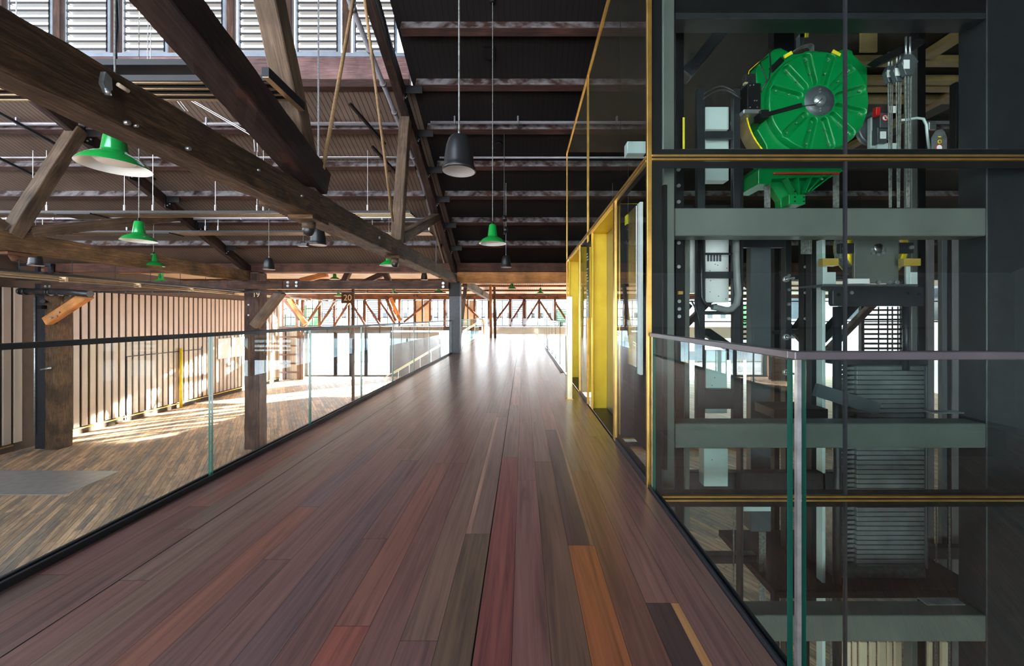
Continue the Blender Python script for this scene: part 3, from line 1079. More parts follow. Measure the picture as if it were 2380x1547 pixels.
# rear facade behind the camera
for k in range(24):
    wn += 1
    xa = -20 + k * 1.8
    f = MB().box(xa, xa + .25, -9.0, -8.8, ZL, 2.9).box(xa + .25, xa + 1.8, -9.0, -8.8, ZL, -2.6).box(xa + .25, xa + 1.8, -9.0, -8.8, 1.0, 1.1)
    if xa > 2.5:
        f.box(xa + .25, xa + 1.8, -8.95, -8.85, -3.2, 2.9)
    elif k % 6 == 1:
        for q in range(13):
            f.beam((xa + .25, -8.9, .8 + q * .165), (xa + 1.8, -8.9, .8 + q * .165), .12, .03, up=(0, .3, 1))
    struct(f.build('window_%d' % wn, 'rear_wall' if xa > 2.5 else 'louvre_dark'))
tag(MB().cyl((P(706, 0, 28.6).x, 28.6, ZL + 1.0), (P(910, 0, 28.6).x, 28.6, ZL + 1.0), .035).build('bumper_rail', 'brass'), 'brass bar outside across the far glass doors', 'rail')

# staircase behind the walkway on the left
st = empty('staircase', (-5.2, 22.0, ZL), 'pale staircase rising toward the walkway behind the glass railing', 'staircase')
m = MB()
n = 18
for i in range(n):
    x = -7.7 + i * .29
    m.box(x, x + .32, 21.3, 22.7, ZL + i * .178 + .12, ZL + i * .178 + .17)
m.build('treads', 'pale_board', st)
for yy_ in (21.25, 22.75):
    MB().beam((-7.9, yy_, ZL + .05), (-2.5, yy_, -.05), .05, .3).build('stringer', 'white_enamel', st)
    MB().beam((-7.9, yy_, ZL + .95), (-2.5, yy_, .95), .04, .05).build('handrail', 'brass_pale', st)
m = MB()
for i in range(9):
    x = -7.7 + i * .62
    m.box(x, x + .03, 21.24, 21.27, ZL + .15 + i * .38, ZL + 1.0 + i * .38)
m.build('balusters', 'zinc', st)

# right-hand facade beyond the lift
YR = 12.9
for i in range(11):
    wn += 1
    xa = 3.1 + i * 1.42
    xb = xa + 1.42
    f = MB()
    f.box(xa, xa + .1, YR - .06, YR + .06, ZL, ZC + 1.4)
    f.box(xa + .1, xb, YR - .06, YR + .06, ZC + 1.25, ZC + 1.4).box(xa + .1, xb, YR - .06, YR + .06, ZC - 1.5, ZC - 1.2).box(xa + .1, xb, YR - .06, YR + .06, ZL, ZL + .15)
    f.box(xa + .1, xb, YR - .02, YR + .02, ZC - .2, ZC - .16).box(xa + .1, xb, YR - .02, YR + .02, ZC + .5, ZC + .54)
    if i % 3 == 0:
        for q in range(14):
            zq = ZC - 1.1 + q * .165
            f.beam((xa + .1, YR, zq), (xb, YR, zq), .12, .035, up=(0, -.3, 1))
    f.mi = 1
    f.box(xa + .1, xb, YR - .003, YR + .003, ZL + .15, ZC - 1.5).box(xa + .1, xb, YR - .003, YR + .003, ZC - 1.2, ZC + 1.25)
    struct(f.build('window_%d' % wn, ['louvre_dark', 'window_glass']))
for i, (a, c, s) in enumerate(((4.6, 7.0, 1), (7.4, 9.8, -1), (10.2, 12.6, 1))):
    zz0, zz1 = (ZC - 1.2, ZC + 1.25) if s > 0 else (ZC + 1.25, ZC - 1.2)
    tag(timber('cross_brace', (a, YR - .3, zz0), (c, YR - .3, zz1), .18, .2, 'beam_timber', up=(0, 1, 0)), 'dark slanting brace in front of the windows behind the lift, %s from the left' % ORD[i], 'brace', 'braces behind the lift')
m = MB().box(18.8, 19.0, -9, YR, 2.6, 8.3).box(18.8, 19.0, -9, YR, ZL, -2.9)
for k in range(8):
    m.box(18.8, 19.0, -9 + k * 2.9, -8.6 + k * 2.9, -2.9, 2.6)
struct(m.build('wall_right', 'rear_wall'))
struct(MB().box(18.7, 24, YR - .1, YR + .1, ZL, ZC + 1.5).build('wall_right_far', 'mid_steel'))
struct(MB().box(3.1, 24, YR - .15, YR + .15, ZC + 1.4, ZC + 2.0).build('wall_right_top', 'plate_timber'))

# ---------------------------------------------------------------- outside
struct(MB().box(-40, 14, 28.1, 36, ZL - .35, ZL - .05).build('quay_ground', 'concrete'))
struct(MB().box(-400, 400, 20, 500, -6.2, -6.0).build('harbour_water', 'water'))
m = MB()
for i in range(60):
    x = -18 + i * .16
    m.box(x, x + .02, 33.5, 33.52, ZL, ZL + 1.05)
m.box(-18, -8.3, 33.48, 33.54, ZL + 1.05, ZL + 1.1)
tag(m.build('quay_fence', 'zinc'), 'thin barred fence on the quay beyond the far doors', 'fence')


def shed(x0, x1, y0, y1, z1, label, wincols=8, wz=(0.8, 2.4)):
    s_ = empty('harbour_shed', ((x0 + x1) / 2, (y0 + y1) / 2, -6.0), label, 'building')
    MB().box(x0, x1, y0, y1, -6.0, z1).build('walls', 'shed_paint', s_)
    m_ = MB()
    m_.prism([(x0 - .4, z1), (x1 + .4, z1), ((x0 + x1) / 2, z1 + (x1 - x0) * .12)], y0 - .3, y1 + .3)
    m_.build('roof', 'shed_roof', s_)
    m_ = MB()
    for i in range(wincols):
        x = x0 + (x1 - x0) * (i + .3) / wincols
        m_.box(x, x + (x1 - x0) * .4 / wincols, y0 - .04, y0, wz[0], wz[1])
        yv = y0 + (y1 - y0) * (i + .3) / wincols
        m_.box(x0 - .04, x0, yv, yv + (y1 - y0) * .4 / wincols, wz[0], wz[1])
    m_.build('windows', 'window_dark', s_)


shed(25, 42, -14, 37, 8.6, 'pale shed added as a sun blocker, seen through the lift shaft', 9, (1.0, 3.4))  # added and stretched sideways to keep low sun out of the right side
shed(14, 50, 85, 110, 4.5, 'white finger wharf shed across the water', 12)
shed(-60, -18, 110, 130, 5.0, 'long pale wharf building across the water at left', 14)
shed(-14, 10, 120, 140, 6.5, 'pale wharf building across the water behind the far windows', 9)
m = MB()
for i in range(60):
    x = -220 + i * 7.5
    h = 5 + 7 * abs(math.sin(i * 1.7)) + 3 * abs(math.sin(i * .6))
    m.lathe([(0.01, 0), (7, 0), (8, h * .4), (5, h * .8), (0.01, h)], (x, 190 + 12 * math.sin(i), -6), 10)
tag(m.build('tree_belt', 'foliage'), 'dark green belt of trees on the far shore', 'trees', kind='stuff')


# ================================================================ ROOF TRUSSES
def rz(y):                        # underside of a truss rafter
    return ZC + 1.6 + 0.47 * (12.2 - y)


def truss(X, w, ch, label, near):
    cm = 'old_timber' if near else 'brown_timber'
    y0, z0, y1, z1, dep = ch
    t = empty('roof_truss', (X, YK, ZC + 1.2), label, 'truss')
    timber('bottom_chord', (X, y0, ZC + z0), (X, y1, ZC + z1), w, dep, cm, t, rough=.009 if near else .006, seg=70, bevel=0.012)
    yt = 4.9
    timber('rafter', (X, yt, rz(yt) + .13), (X, 12.55, rz(12.55) + .13), .17, .25, 'dark_timber', t, rough=.006, seg=30)
    return t


t1 = truss(-2.29, .21, (1.0, 1.172, 12.45, 1.245, .275), 'weathered timber roof truss over the walkway edge, ending on the steel column', True)
X1 = -2.29


def mem(name, X, a, b, w, h, mt, par, seg=12, rough=.005):
    return timber(name, (X, a[0], ZC + a[1]), (X, b[0], ZC + b[1]), w, h, mt, par, up=(1, 0, 0), seg=seg, rough=rough, bevel=.01)


# the twin half of the chord behind the near one
timber('splice_chord', (X1 - .23, 3.7, ZC + 1.235), (X1 - .23, 9.8, ZC + 1.27), .2, .27, 'old_timber', t1, rough=.008, seg=40, bevel=.012)
mem('web_post', X1, (6.82, 1.36), (7.32, 3.86), .17, .19, 'grey_timber', t1)
mem('web_strut', X1, (6.98, 1.46), (10.0, 2.66), .19, .18, 'grey_timber', t1)
mem('web_post', X1 - .03, (4.12, 1.34), (2.28, 5.5), .2, .2, 'grey_timber', t1)
mem('web_strut', X1 + .01, (4.16, 1.47), (1.2, 2.42), .28, .27, 'dark_timber', t1, seg=30)
for (a, b, c, d, lab) in ((751, 392, 832, -60, None), (913, 515, 840, -60, None)):
    p, q = PX(a, b, X1 + .14), PX(c, d, X1 + .14)
    m = MB().cyl(p, q, .021, 10)
    m.build('tie_rod', 'rod_timber', t1)
# bolts and cleat on the near chord
for (px, py, r) in ((292, 285, .012), (312, 292, .008), (435, 345, .012), (880, 552, .02), (700, 455, .012), (598, 395, .01)):
    v = PX(px, py, X1 + .105)
    MB().cyl(v - Vector((.02, 0, 0)), v + Vector((.02, 0, 0)), r, 10).build('bolt', 'zinc', t1)
m = MB()
v = PX(247, 190, X1 + .12)
m.prism([(v.y - .012, v.z + .045), (v.y + .018, v.z + .03), (v.y + .022, v.z - .03), (v.y - .004, v.z - .06), (v.y - .022, v.z - .02)], X1 + .1, X1 + .13, 'yz')
m.cyl(PX(247, 205, X1 + .14), PX(252, 222, X1 + .14), .014, 8)
m.build('old_iron_bracket', 'zinc', t1)
MB().cyl(PX(274, 196, X1 + .13), PX(298, 212, X1 + .13), .011, 8).build('iron_stub', 'cream_panel', t1)

t2 = truss(-9.2, .2, (5.2, 1.33, 12.55, 1.345, .36), 'brown timber roof truss on the left, ending on column nineteen', False)
X2 = -9.2
mem('web_post', X2, (6.72, 1.44), (7.74, 3.86), .2, .24, 'grey_timber', t2)
mem('web_strut', X2, (6.95, 1.56), (10.0, 2.66), .2, .2, 'grey_timber', t2)
mem('web_strut', X2, (6.6, 1.55), (5.6, 2.2), .2, .2, 'grey_timber', t2)
for y in (7.04, 7.89, 8.78, 9.65, 10.58, 11.56):
    z = rz(y) + .02
    for X, par in ((X1, t1), (X2, t2)):
        m = MB()
        m.box(X + .085, X + .1, y - .12, y + .06, z - .05, z + .26).box(X + .1, X + .42, y - .085, y - .075, z + .1, z + .24)
        m.box(X + .1, X + .42, y - .085, y + .06, z + .235, z + .245)
        m.mi = 1
        m.cyl((X + .1, y - .07, z + .02), (X + .115, y - .07, z + .02), .017, 8).cyl((X + .1, y - .01, z + .08), (X + .115, y - .01, z + .08), .017, 8)
        m.build('purlin_bracket', ['black_steel', 'zinc'], par)
# iron strap where the post of the left truss meets its rafter
# the chord goes on left of the near truss's end: timber splice with bolts
for (px, py) in ((608, 624), (622, 628), (640, 632)):
    v = PX(px, py, X2 + .1)
    MB().cyl(v - Vector((.02, 0, 0)), v + Vector((.02, 0, 0)), .03, 10).build('bolt', 'zinc', t2)

# grey sprinkler pipe along the rafter
m = MB()
pp = [(5.2, 4.62), (9.15, 3.42), (11.95, 1.72)]
m.tube([(-2.5, y, ZC + z) for y, z in pp], .042, 12)
for k in range(7):
    y = 5.5 + k * .6
    z = 4.62 - (y - 5.2) * .304
    m.lathe([(.042, -.02), (.058, -.02), (.058, .02), (.042, .02)], (-2.5, y, ZC + z), 12, 'y')
tag(m.build('sprinkler_pipe', 'pipe_grey'), 'grey pipe with couplings running down beside the near rafter', 'pipe')
tag(MB().cyl((-2.52, 10.9, rz(10.9) - .9), (-2.52, 10.9, rz(10.9) + .1), .012).build('drop_rod', 'pipe_grey'), 'thin vertical rod near the low end of the near truss', 'rod')

# ================================================================ PENDANT LAMPS AND SPEAKERS
def cable(par, x, y, z0, z1, r=.006):
    return MB().cyl((x, y, z0), (x, y, z1), r, 6).build('cable', 'rope', par)


def ceil_at(x, y):
    if y > 13:
        return ZC + 1.9 - .33 * (y - 13) / 15.2
    if x < -2.1 and y < 7.2:
        return ZC + 7.3
    return roof_z(y) if y > 2 else roof_z(4 - y)


def make_lamp(p, label, tilt=0):
    t = empty('pendant_lamp', p, label, 'lamp', 'green enamel pendant lamps')
    x, y, z = p
    MB().lathe([(.214, .0), (.212, .006), (.205, .018), (.18, .05), (.14, .08), (.1, .1), (.082, .112), (.078, .125), (.058, .285), (.05, .3), (.02, .305), (.001, .305)], p, 40).build('shade', 'green_enamel', t)
    MB().lathe([(.214, .0), (.211, .002), (.203, .014), (.178, .046), (.138, .076), (.098, .096), (.05, .1), (.001, .1)], p, 40).build('shade_lining', 'white_enamel', t)
    MB().lathe([(.001, .03), (.05, .026), (.1, .032), (.118, .048), (.11, .09)], p, 28).build('lens', 'lamp_lens', t)
    MB().cyl((x, y, z + .3), (x, y, z + .35), .018, 10).build('cord_grip', 'black_steel', t)
    cable(t, x, y, z + .34, ceil_at(x, y))
    MB().lathe([(.001, -.05), (.04, -.05), (.05, 0), (.001, 0)], (x, y, ceil_at(x, y)), 14).build('ceiling_rose', 'black_steel', t)
    return t


lamps = [(267, 388, 2.9, 'big green enamel lamp hanging just below the near truss chord'),
         (323, 560, 5.7, 'green lamp hanging above the left truss chord, second largest on the left'),
         (1145, 566, 5.9, 'green lamp hanging over the middle of the walkway'),
         (904, 617, 9.0, 'green lamp hanging just under the near chord beside the camera dome'),
         (357, 618, 9.25, 'green lamp mostly hidden behind the left truss chord'),
         (374, 655, 13.1, 'green lamp peeking over the left tie beam'),
         (778, 649, 16.5, 'small green lamp above the long tie beam'),
         (787, 688, 20.5, 'green lamp seen below the tie beam near plate twenty'),
         (1190, 671, 17.6, 'far green lamp left of two beyond the orange beam'),
         (1256, 682, 21.0, 'far bright green lamp right of two beyond the orange beam'),
         (915, 682, 19.5, 'small green lamp hidden behind the tie beam left of the steel column'),
         (1020, 678, 18.0, 'small green lamp just left of the steel column below the tie beam')]
for (px, py, Y, lab) in lamps:
    make_lamp(P(px, py, Y), lab)


def make_speaker(p, label):
    t = empty('pendant_speaker', p, label, 'speaker', 'black pendant speakers')
    x, y, z = p
    MB().lathe([(.128, -.002), (.136, .0), (.137, .02), (.128, .035), (.122, .06), (.117, .13), (.103, .21), (.085, .262), (.066, .285), (.03, .296), (.001, .297)], p, 36).build('housing', 'speaker_black', t)
    MB().lathe([(.001, .004), (.112, .004), (.114, .002), (.128, -.002)], p, 36).build('grille', 'speaker_grille', t)
    MB().cyl((x, y, z + .295), (x, y, z + .34), .01, 8).build('hook', 'zinc', t)
    cable(t, x, y, z + .33, ceil_at(x, y), .007)
    return t


for (px, py, Y, lab) in ((1067, 398, 3.09, 'large black bell-shaped speaker hanging over the walkway'),
                         (739, 569, 6.3, 'black speaker hanging under the near truss beside the camera dome'),
                         (625, 626, 9.5, 'black speaker hanging above the middle tie beam, left of the larger one'),
                         (1176, 621, 9.4, 'small black speaker hanging before the wall plate beyond the green lamp'),
                         (83, 617, 8.95, 'black speaker under the left truss chord'),
                         (986, 650, 14.5, 'dark speaker partly hidden behind the tie beam near the steel column')):
    make_speaker(P(px, py, Y), lab)

# camera domes under timber blocks
for (px, py, X, s, lab) in ((718, 508, X1, 1.0, 'camera dome on a timber block under the near chord, nearer one'), (918, 588, X1, 1.0, 'camera dome on a timber block under the near chord, farther one')):
    v = PX(px, py, X)
    zc = ZC + 1.172 + (v.y - 1.0) * (.073 / 11.45) - .1375
    t = empty('camera_dome', (v.x, v.y, zc), lab, 'camera')
    MB().box(v.x - .13, v.x + .13, v.y - .16, v.y + .16, zc - .045, zc - .002).build('timber_block', 'old_timber', t, bevel=.004)
    MB().cyl((v.x, v.y, zc - .045), (v.x, v.y, zc - .12), .065, 20).build('collar', 'grey_timber', t)
    MB().lathe([(.064, -.12), (.064, -.14), (.05, -.175), (.025, -.195), (.001, -.2)], (v.x, v.y, zc), 20).build('dome', 'speaker_black', t)
v = PX(35, 590, X2)
t = empty('camera_dome', (v.x, v.y, v.z), 'small timber block and mount under the left truss chord', 'mount')
MB().box(v.x - .14, v.x + .14, v.y - .2, v.y + .2, ZC + 1.1, ZC + 1.145).build('timber_block', 'red_timber', t)
MB().cyl((v.x, v.y, ZC + 1.1), (v.x, v.y, ZC + 1.0), .08, 14, r2=.04).build('mount', 'red_timber', t)
v = P(1014, 632, 10.6)
m = MB().cyl((v.x - .05, v.y, v.z + .04), (v.x, v.y, v.z), .03, 10).cyl((v.x, v.y, v.z + .03), (v.x, v.y, v.z - .06), .055, 12)
tag(m.build('sensor', 'speaker_black'), 'tiny black sensor under the far end of the near chord', 'sensor')
# little downlight by the speakers
v = P(705, 571, 7.6)
m = MB().box(v.x - .09, v.x + .09, v.y - .05, v.y + .05, v.z - .01, v.z + .03).box(v.x - .02, v.x + .1, v.y - .05, v.y + .04, v.z + .03, v.z + .05)
m.cyl((v.x, v.y, v.z + .03), (v.x, v.y, roof_z(v.y)), .005, 6)
tag(m.build('wifi_box', 'speaker_black'), 'small flat black box left of the speaker under the near truss', 'box')

# dark fittings fixed to the roof boards
for (px, py, Y, s, lab) in ((1138, 104, 6.6, .13, 'dark square fitting on the right roof boards near the top'), (1160, 340, 8.35, .09, 'round dark sounder on the right roof boards')):
    v = Vector(((px - VX) * Y / F, Y, roof_z(Y)))
    t = tag(centre_origin(MB().cyl(v - Vector((0, .03, .06)), v + Vector((0, 0, -.002)), s, 20 if 'round' in lab else 4).build('ceiling_fitting', 'black_steel')), lab, 'fitting')
v = P(1172, 516, 7.9)
t = empty('spotlight', (v.x, v.y, roof_z(7.9)), 'pair of small black spotlights right of the green walkway lamp', 'spotlight')
for i, dz in enumerate((0, -.24)):
    u = Vector((v.x + .02 * i, v.y, ZC + (VY - 503) / F * 7.9 + dz))
    MB().cyl(u, u + Vector((.02, -.05, -.09)), .045, 12).build('lamp_head', 'speaker_black', t)
MB().cyl((v.x, v.y, ZC + (VY - 545) / F * 7.9), (v.x, v.y, roof_z(7.9)), .008, 6).build('stem', 'speaker_black', t)

# ================================================================ RADIANT HEATERS / LIGHT TRACKS
zt = ZC + 2.02
t = empty('radiant_heater', (-4.5, 3.4, zt), 'black radiant heater of four long rods hanging near the louvre windows', 'heater')
for i, py in enumerate((191, 205, 219, 231)):
    y = 2.02 * F / (VY - py)
    MB().box(-12, -2.19, y - .022, y + .022, zt, zt + .05).build('rod_housing', 'louvre_dark', t)
    MB().cyl((-12, y, zt - .004), (-2.19, y, zt - .004), .011, 8).build('heating_rod', 'heater_gold', t)
MB().box(-12, -2.45, 3.2, 3.34, zt + .13, zt + .18).build('reflector', 'louvre_dark', t)
m = MB().box(-2.19, -2.13, 3.14, 3.66, zt - .01, zt + .07)
m.build('end_bracket', 'louvre_dark', t)
MB().box(-2.187, -2.133, 3.142, 3.658, zt - .014, zt - .0101).build('bracket_underside', 'heater_gold', t)
MB().cyl((-2.6, 3.4, zt + .18), (-2.6, 3.4, ZC + 7.3), .004, 6).build('wire', 'wire', t)
MB().cyl((-4.6, 3.4, zt + .18), (-4.6, 3.4, ZC + 7.3), .004, 6).build('wire', 'wire', t)

tracks = [(8.4, 490, -2.52, 'long black light track hanging across the left hall, upper of two'), (10.3, 536, -2.55, 'long black light track hanging across the left hall, lower of two')]
for (Y, py, xe, lab) in tracks:
    z = ZC + (VY - py) / F * Y
    t = empty('light_track', (-8, Y, z), lab, 'light')
    for k in range(4):
        y = Y + k * .11
        MB().box(-17, xe, y - .03, y + .03, z - .05, z).build('rail', 'louvre_dark', t)
        MB().cyl((-17, y, z - .052), (xe, y, z - .052), .005, 6).build('lamp_rod', 'heater_gold', t)
    xj = P(185 if Y < 9 else 372, py, Y).x
    MB().box(xj - .5, xj + .3, Y - .06, Y + .4, z - .085, z - .06).build('junction_plate', 'black_steel', t)
    for px in ((63, 95, 278, 345, 492, 590, 605, 850) if Y < 9 else (88, 286, 470, 500, 700, 862, 995)):
        x = (px - VX) * Y / F
        if x > xe:
            continue
        w_ = MB().cyl((x, Y + .1, z), (x, Y + .1, roof_z(Y + .1)), .006, 5).cyl((x, Y + .1, z + .04), (x, Y + .1, z + .16), .018, 6)
        w_.build('hanger_wire', 'wire', t)
for i, (px, py) in enumerate(((45, 250), (20, 395), (280, 440), (490, 415), (860, 285), (905, 400))):
    Y = 8.5 if i % 2 else 7.6
    x = (px - VX) * Y / F
    dz = .47
    o = MB().beam((x - .25, Y - .35, roof_z(Y - .35) - .235), (x + .12, Y + .5, roof_z(Y + .5) - .235), .05, .05).build('channel_strut', 'black_steel')
    tag(centre_origin(o), 'black slotted channel on the left roof slope, %s from the left' % ORD[i], 'channel', 'slotted channels on the left roof')
# festoon wires drooping from the truss
for (pts, lab) in (([(345, 0), (343, 148), (430, 258)], 'thin twin wire running from the louvre window beam behind the near chord'),
                   ([(443, 234), (520, 278), (590, 318), (592, 352)], 'thin pair of wires slanting behind the dark strut')):
    m = MB()
    for dx in (0, 7):
        m.tube([P(a + dx, b, 5.5) for a, b in pts], .006, 5)
    tag(m.build('festoon_wire', 'wire'), lab, 'wire')
v = P(741, 210, 6.9)
tag(centre_origin(MB().cyl((v.x, 6.9, ZC + 1.6), (v.x, 6.9, ZC + 7.3), .01, 6).build('flex_cable', 'pipe_light')), 'thin cable hanging straight down behind the near truss post', 'cable')
m = MB().tube([P(270, -5, 5), P(272, 60, 5), P(267, 110, 5), P(270, 170, 5)], .02, 8)
tag(m.build('flex_cable', 'black_steel'), 'black cable dangling before the louvre windows', 'cable')

# pipes and trays along the left truss
m = MB()
for i, (dx, dz) in enumerate(((0, 0), (.06, -.05))):
    m.cyl((-9.62 + dx, 5.6, ZC + .79 + dz), (-9.62 + dx, 20.0, ZC + .79 + dz), .018, 8)
for k in range(9):
    m.box(-9.66, -9.52, 6.3 + k * 1.5, 6.34 + k * 1.5, ZC + .72, ZC + .82)
tag(m.build('brass_track', 'heater_gold'), 'pair of gold tracks running away under the left truss', 'track')
m = MB().box(-9.25, -9.05, 5.6, 12.2, ZC + .8, ZC + .84)
for k in range(8):
    m.cyl((-9.15, 6 + k * .8, ZC + .84), (-9.15, 6 + k * .8, ZC + 1.14), .006, 5)
tag(m.build('cable_tray', 'louvre_dark'), 'black cable tray above the gold tracks', 'tray')
m = MB()
for i in range(5):
    m.box(-12.6 + i * .14, -12.53 + i * .14, 7.4, 12.1, ZC + 1.05, ZC + 1.09)
tag(m.build('cable_tray', 'gold_soffit'), 'bronze slatted tray at the far left under the truss', 'tray')
n20 = P(808, 693, 19.5)
t = empty('number_plate', n20, 'dark plate with the number twenty on a far column', 'sign')
MB().box(n20.x - .33, n20.x + .33, 19.5, 19.55, n20.z - .25, n20.z + .32).build('plate', 'old_timber', t)
text('number', '20', .44, (n20.x, 19.49, n20.z + .02), (PI / 2, 0, 0), 'cream_panel', t, depth=.004)
tag(timber('window_post', (n20.x + .15, 19.8, ZL), (n20.x + .15, 19.8, ZC + 1.6), .12, .12, 'beam_timber', up=(0, 1, 0)), 'slender dark post carrying plate twenty', 'post')

# ================================================================ GLASS RAILINGS
XL = -2.39


def rail_panel(par, a, b, z0, z1, th=.017):
    """one sheet of glass between two plan points; its two narrow ends show green"""
    a, b = Vector(a), Vector(b)
    d = (b - a).normalized()
    n = Vector((-d.y, d.x)) * th / 2
    bm = bmesh.new()
    c = [(a - n), (b - n), (b + n), (a + n)]
    lo = [bm.verts.new((p.x, p.y, z0)) for p in c]
    hi = [bm.verts.new((p.x, p.y, z1)) for p in c]
    fs = []
    for i in range(4):
        j = (i + 1) % 4
        f = bm.faces.new((lo[i], lo[j], hi[j], hi[i]))
        f.material_index = 1 if i in (1, 3) else 0
    bm.faces.new(hi).material_index = 1
    bm.faces.new(lo[::-1]).material_index = 1
    bmesh.ops.recalc_face_normals(bm, faces=bm.faces[:])
    me = bpy.data.meshes.new('glass_panel')
    bm.to_mesh(me)
    bm.free()
    me.materials.append(M['rail_glass'])
    me.materials.append(M['glass_edge'])
    o = bpy.data.objects.new('glass_panel', me)
    COL.objects.link(o)
    adopt(o, par)
    return o


t = empty('glass_railing', (XL, 1.0, 0), 'frameless glass railing with a slim dark cap along the left of the walkway', 'railing')
joints = [2.868 - 1.337 * 2 + 1.337 * k for k in range(-2, 9)]
joints = [y for y in joints] + [12.45]
for a, b in zip(joints, joints[1:]):
    rail_panel(t, (XL, a + .012), (XL, b - .012), -.02, 1.088)
MB().box(XL - .017, XL + .017, joints[0], 12.45, 1.086, 1.116).build('cap_rail', 'rail_steel', t, bevel=.003)
MB().box(XL - .035, XL - .012, joints[0], 12.45, -.3, .035).box(XL + .012, XL + .035, joints[0], 12.45, -.3, .035).box(XL - .04, XL + .045, joints[0], 12.45, -.35, -.3).build('base_channel', 'rail_steel', t, bevel=.003)
t = empty('glass_railing', (XL, 13, 0), 'glass railing continuing past the steel column toward the far windows', 'railing')
y = 12.95
while y < 19.5:
    rail_panel(t, (-2.3, y + .01), (-2.3, y + 1.32), .0, 1.1)
    y += 1.337
MB().box(-2.32, -2.28, 12.95, 20.9, 1.1, 1.125).build('cap_rail', 'rail_steel', t)
t = empty('glass_railing', (0, 27, 0), 'far glass railing crossing the end of the walkway', 'railing')
for k in range(4):
    rail_panel(t, (-2.9 + k * 1.4, 27.4), (-1.53 + k * 1.4, 27.4), 0, 1.1)
MB().box(-2.9, 2.7, 27.38, 27.42, 1.1, 1.125).build('cap_rail', 'rail_steel', t)
tag(MB().tube([P(1114, 741, 22), P(1121, 742, 22), P(1124, 748, 22), P(1124, 776, 22)], .05, 8).build('stair_handrail', 'brass'), 'brass handrail end at the top of the far stairs', 'rail')
t = empty('glass_railing', (.95, 9, 0), 'glass railing on the right edge of the walkway beyond the lift', 'railing')
y = 8.3
while y < 22:
    rail_panel(t, (.96, y + .01), (.96, y + 1.3), .0, 1.1)
    y += 1.337
MB().box(.945, .975, 8.3, 22.6, 1.1, 1.12).build('cap_rail', 'rail_steel', t)
MB().box(.84, .9, 8.3, 14.5, .003, .012).build('edge_grate', 'rail_steel', t)

t = empty('glass_railing', (.95, 1.28, 0), 'glass railing turning the corner in front of the glass lift shaft', 'railing')
XR, YF1 = .93, 1.275
for (z0, z1) in ((-.45, 1.095),):
    rail_panel(t, (XR + .005, 2.66), (XR + .005, YF1 + .035), z0, z1, .02)
    rail_panel(t, (XR + .028, YF1), (XR + 1.62, YF1), z0, z1, .02)
    rail_panel(t, (XR + 1.65, YF1), (XR + 3.2, YF1), z0, z1, .02)
m = MB()
m.box(XR - .015, XR + .022, YF1 + .018, 2.70, 1.094, 1.122).box(XR - .015, 4.6, YF1 - .018, YF1 + .018, 1.094, 1.122)
m.build('cap_rail', 'rail_cap_steel', t, bevel=.003)
MB().box(XR - .022, XR - .008, YF1 - .02, 2.70, -.33, .02).box(XR + .018, XR + .034, YF1 + .03, 2.70, -.33, .0).build('base_channel', 'rail_steel', t, bevel=.002)
MB().box(XR - .005, XR + .018, 2.67, 2.69, -.3, 1.094).build('end_trim', 'zinc', t)
MB().box(XR - .002, XR + .012, YF1 - .01, YF1 + .004, -.45, 1.094).build('corner_joint', 'zinc', t)

# metal mesh plate in the lower floor
pts = [PX_ for PX_ in ((0, 1093), (278, 1095), (150, 1150), (-120, 1150), (-120, 1093))]
poly = []
for (a, b) in pts:
    Y = (ZC - ZL) * F / (b - VY)
    poly.append(((a - VX) * Y / F, Y))
tag(MB().prism(poly, ZL + .002, ZL + .012, 'xy').build('floor_grille', 'mesh_plate'), 'grey perforated metal plate set into the lower timber floor', 'grille')


# ================================================================ GLASS LIFT SHAFT
LX0, LX1, LY0, LY1, LZT = .916, 7.0, 2.73, 7.78, ZC + 3.4
lift = empty('lift_enclosure', (LX0, LY0, 0), 'brass-edged glass lift enclosure on the right of the walkway', 'lift')
B1 = ZC + 1.155                                   # brass band above the doors
B2 = ZC - 1.325                                   # brass band at walkway level


def lb(name, mt, *bxs, bevel=0.0, par=None):
    m_ = MB()
    for b in bxs:
        m_.box(*b)
    return m_.build(name, mt, par or lift, bevel=bevel)


def pb(m_, px0, px1, py0, py1, Y, d=.04):
    """box whose front face, at distance Y, covers that part of the photograph; d deep"""
    a, b = P(px0, py0, Y), P(px1, py1, Y)
    return m_.box(a.x, b.x, Y, Y + d, b.z, a.z)


def pbo(name, mt, px0, px1, py0, py1, Y, d=.04, par=None, bevel=.003):
    return pb(MB(), px0, px1, py0, py1, Y, d).build(name, mt, par, bevel=bevel)


# brass frame members, each one a part
lb('brass_corner_post', 'brass', (LX0 - .012, LX0 + .022, LY0 - .012, LY0 + .016, -.02, LZT), bevel=.002)
lb('brass_corner_post', 'brass', (LX0 - .012, LX0 + .022, LY0 - .012, LY0 + .016, ZL, -.37), bevel=.002)
lb('brass_post', 'brass', (LX0 - .012, LX0 + .016, LY1 - .03, LY1, 0.01, LZT), bevel=.002)
lb('brass_post', 'brass', (LX0 - .012, LX0 + .016, 5.24, 5.29, 0.01, LZT), bevel=.002)
lb('brass_post', 'brass', (LX0 - .012, LX0 + .05, 3.68, 3.75, 0.01, B1 - .02), bevel=.002)
lb('brass_post', 'brass', (LX0 - .012, LX0 + .02, 6.0, 6.05, 0.01, B1 - .02), bevel=.002)
lb('brass_top_edge', 'brass', (LX0 - .012, LX0 + .02, LY0 - .01, LY1, LZT - .03, LZT + .01), bevel=.002)
lb('brass_top_edge', 'brass', (LX0 + .02, LX1, LY0 - .01, LY0 + .02, LZT - .03, LZT + .01), bevel=.002)
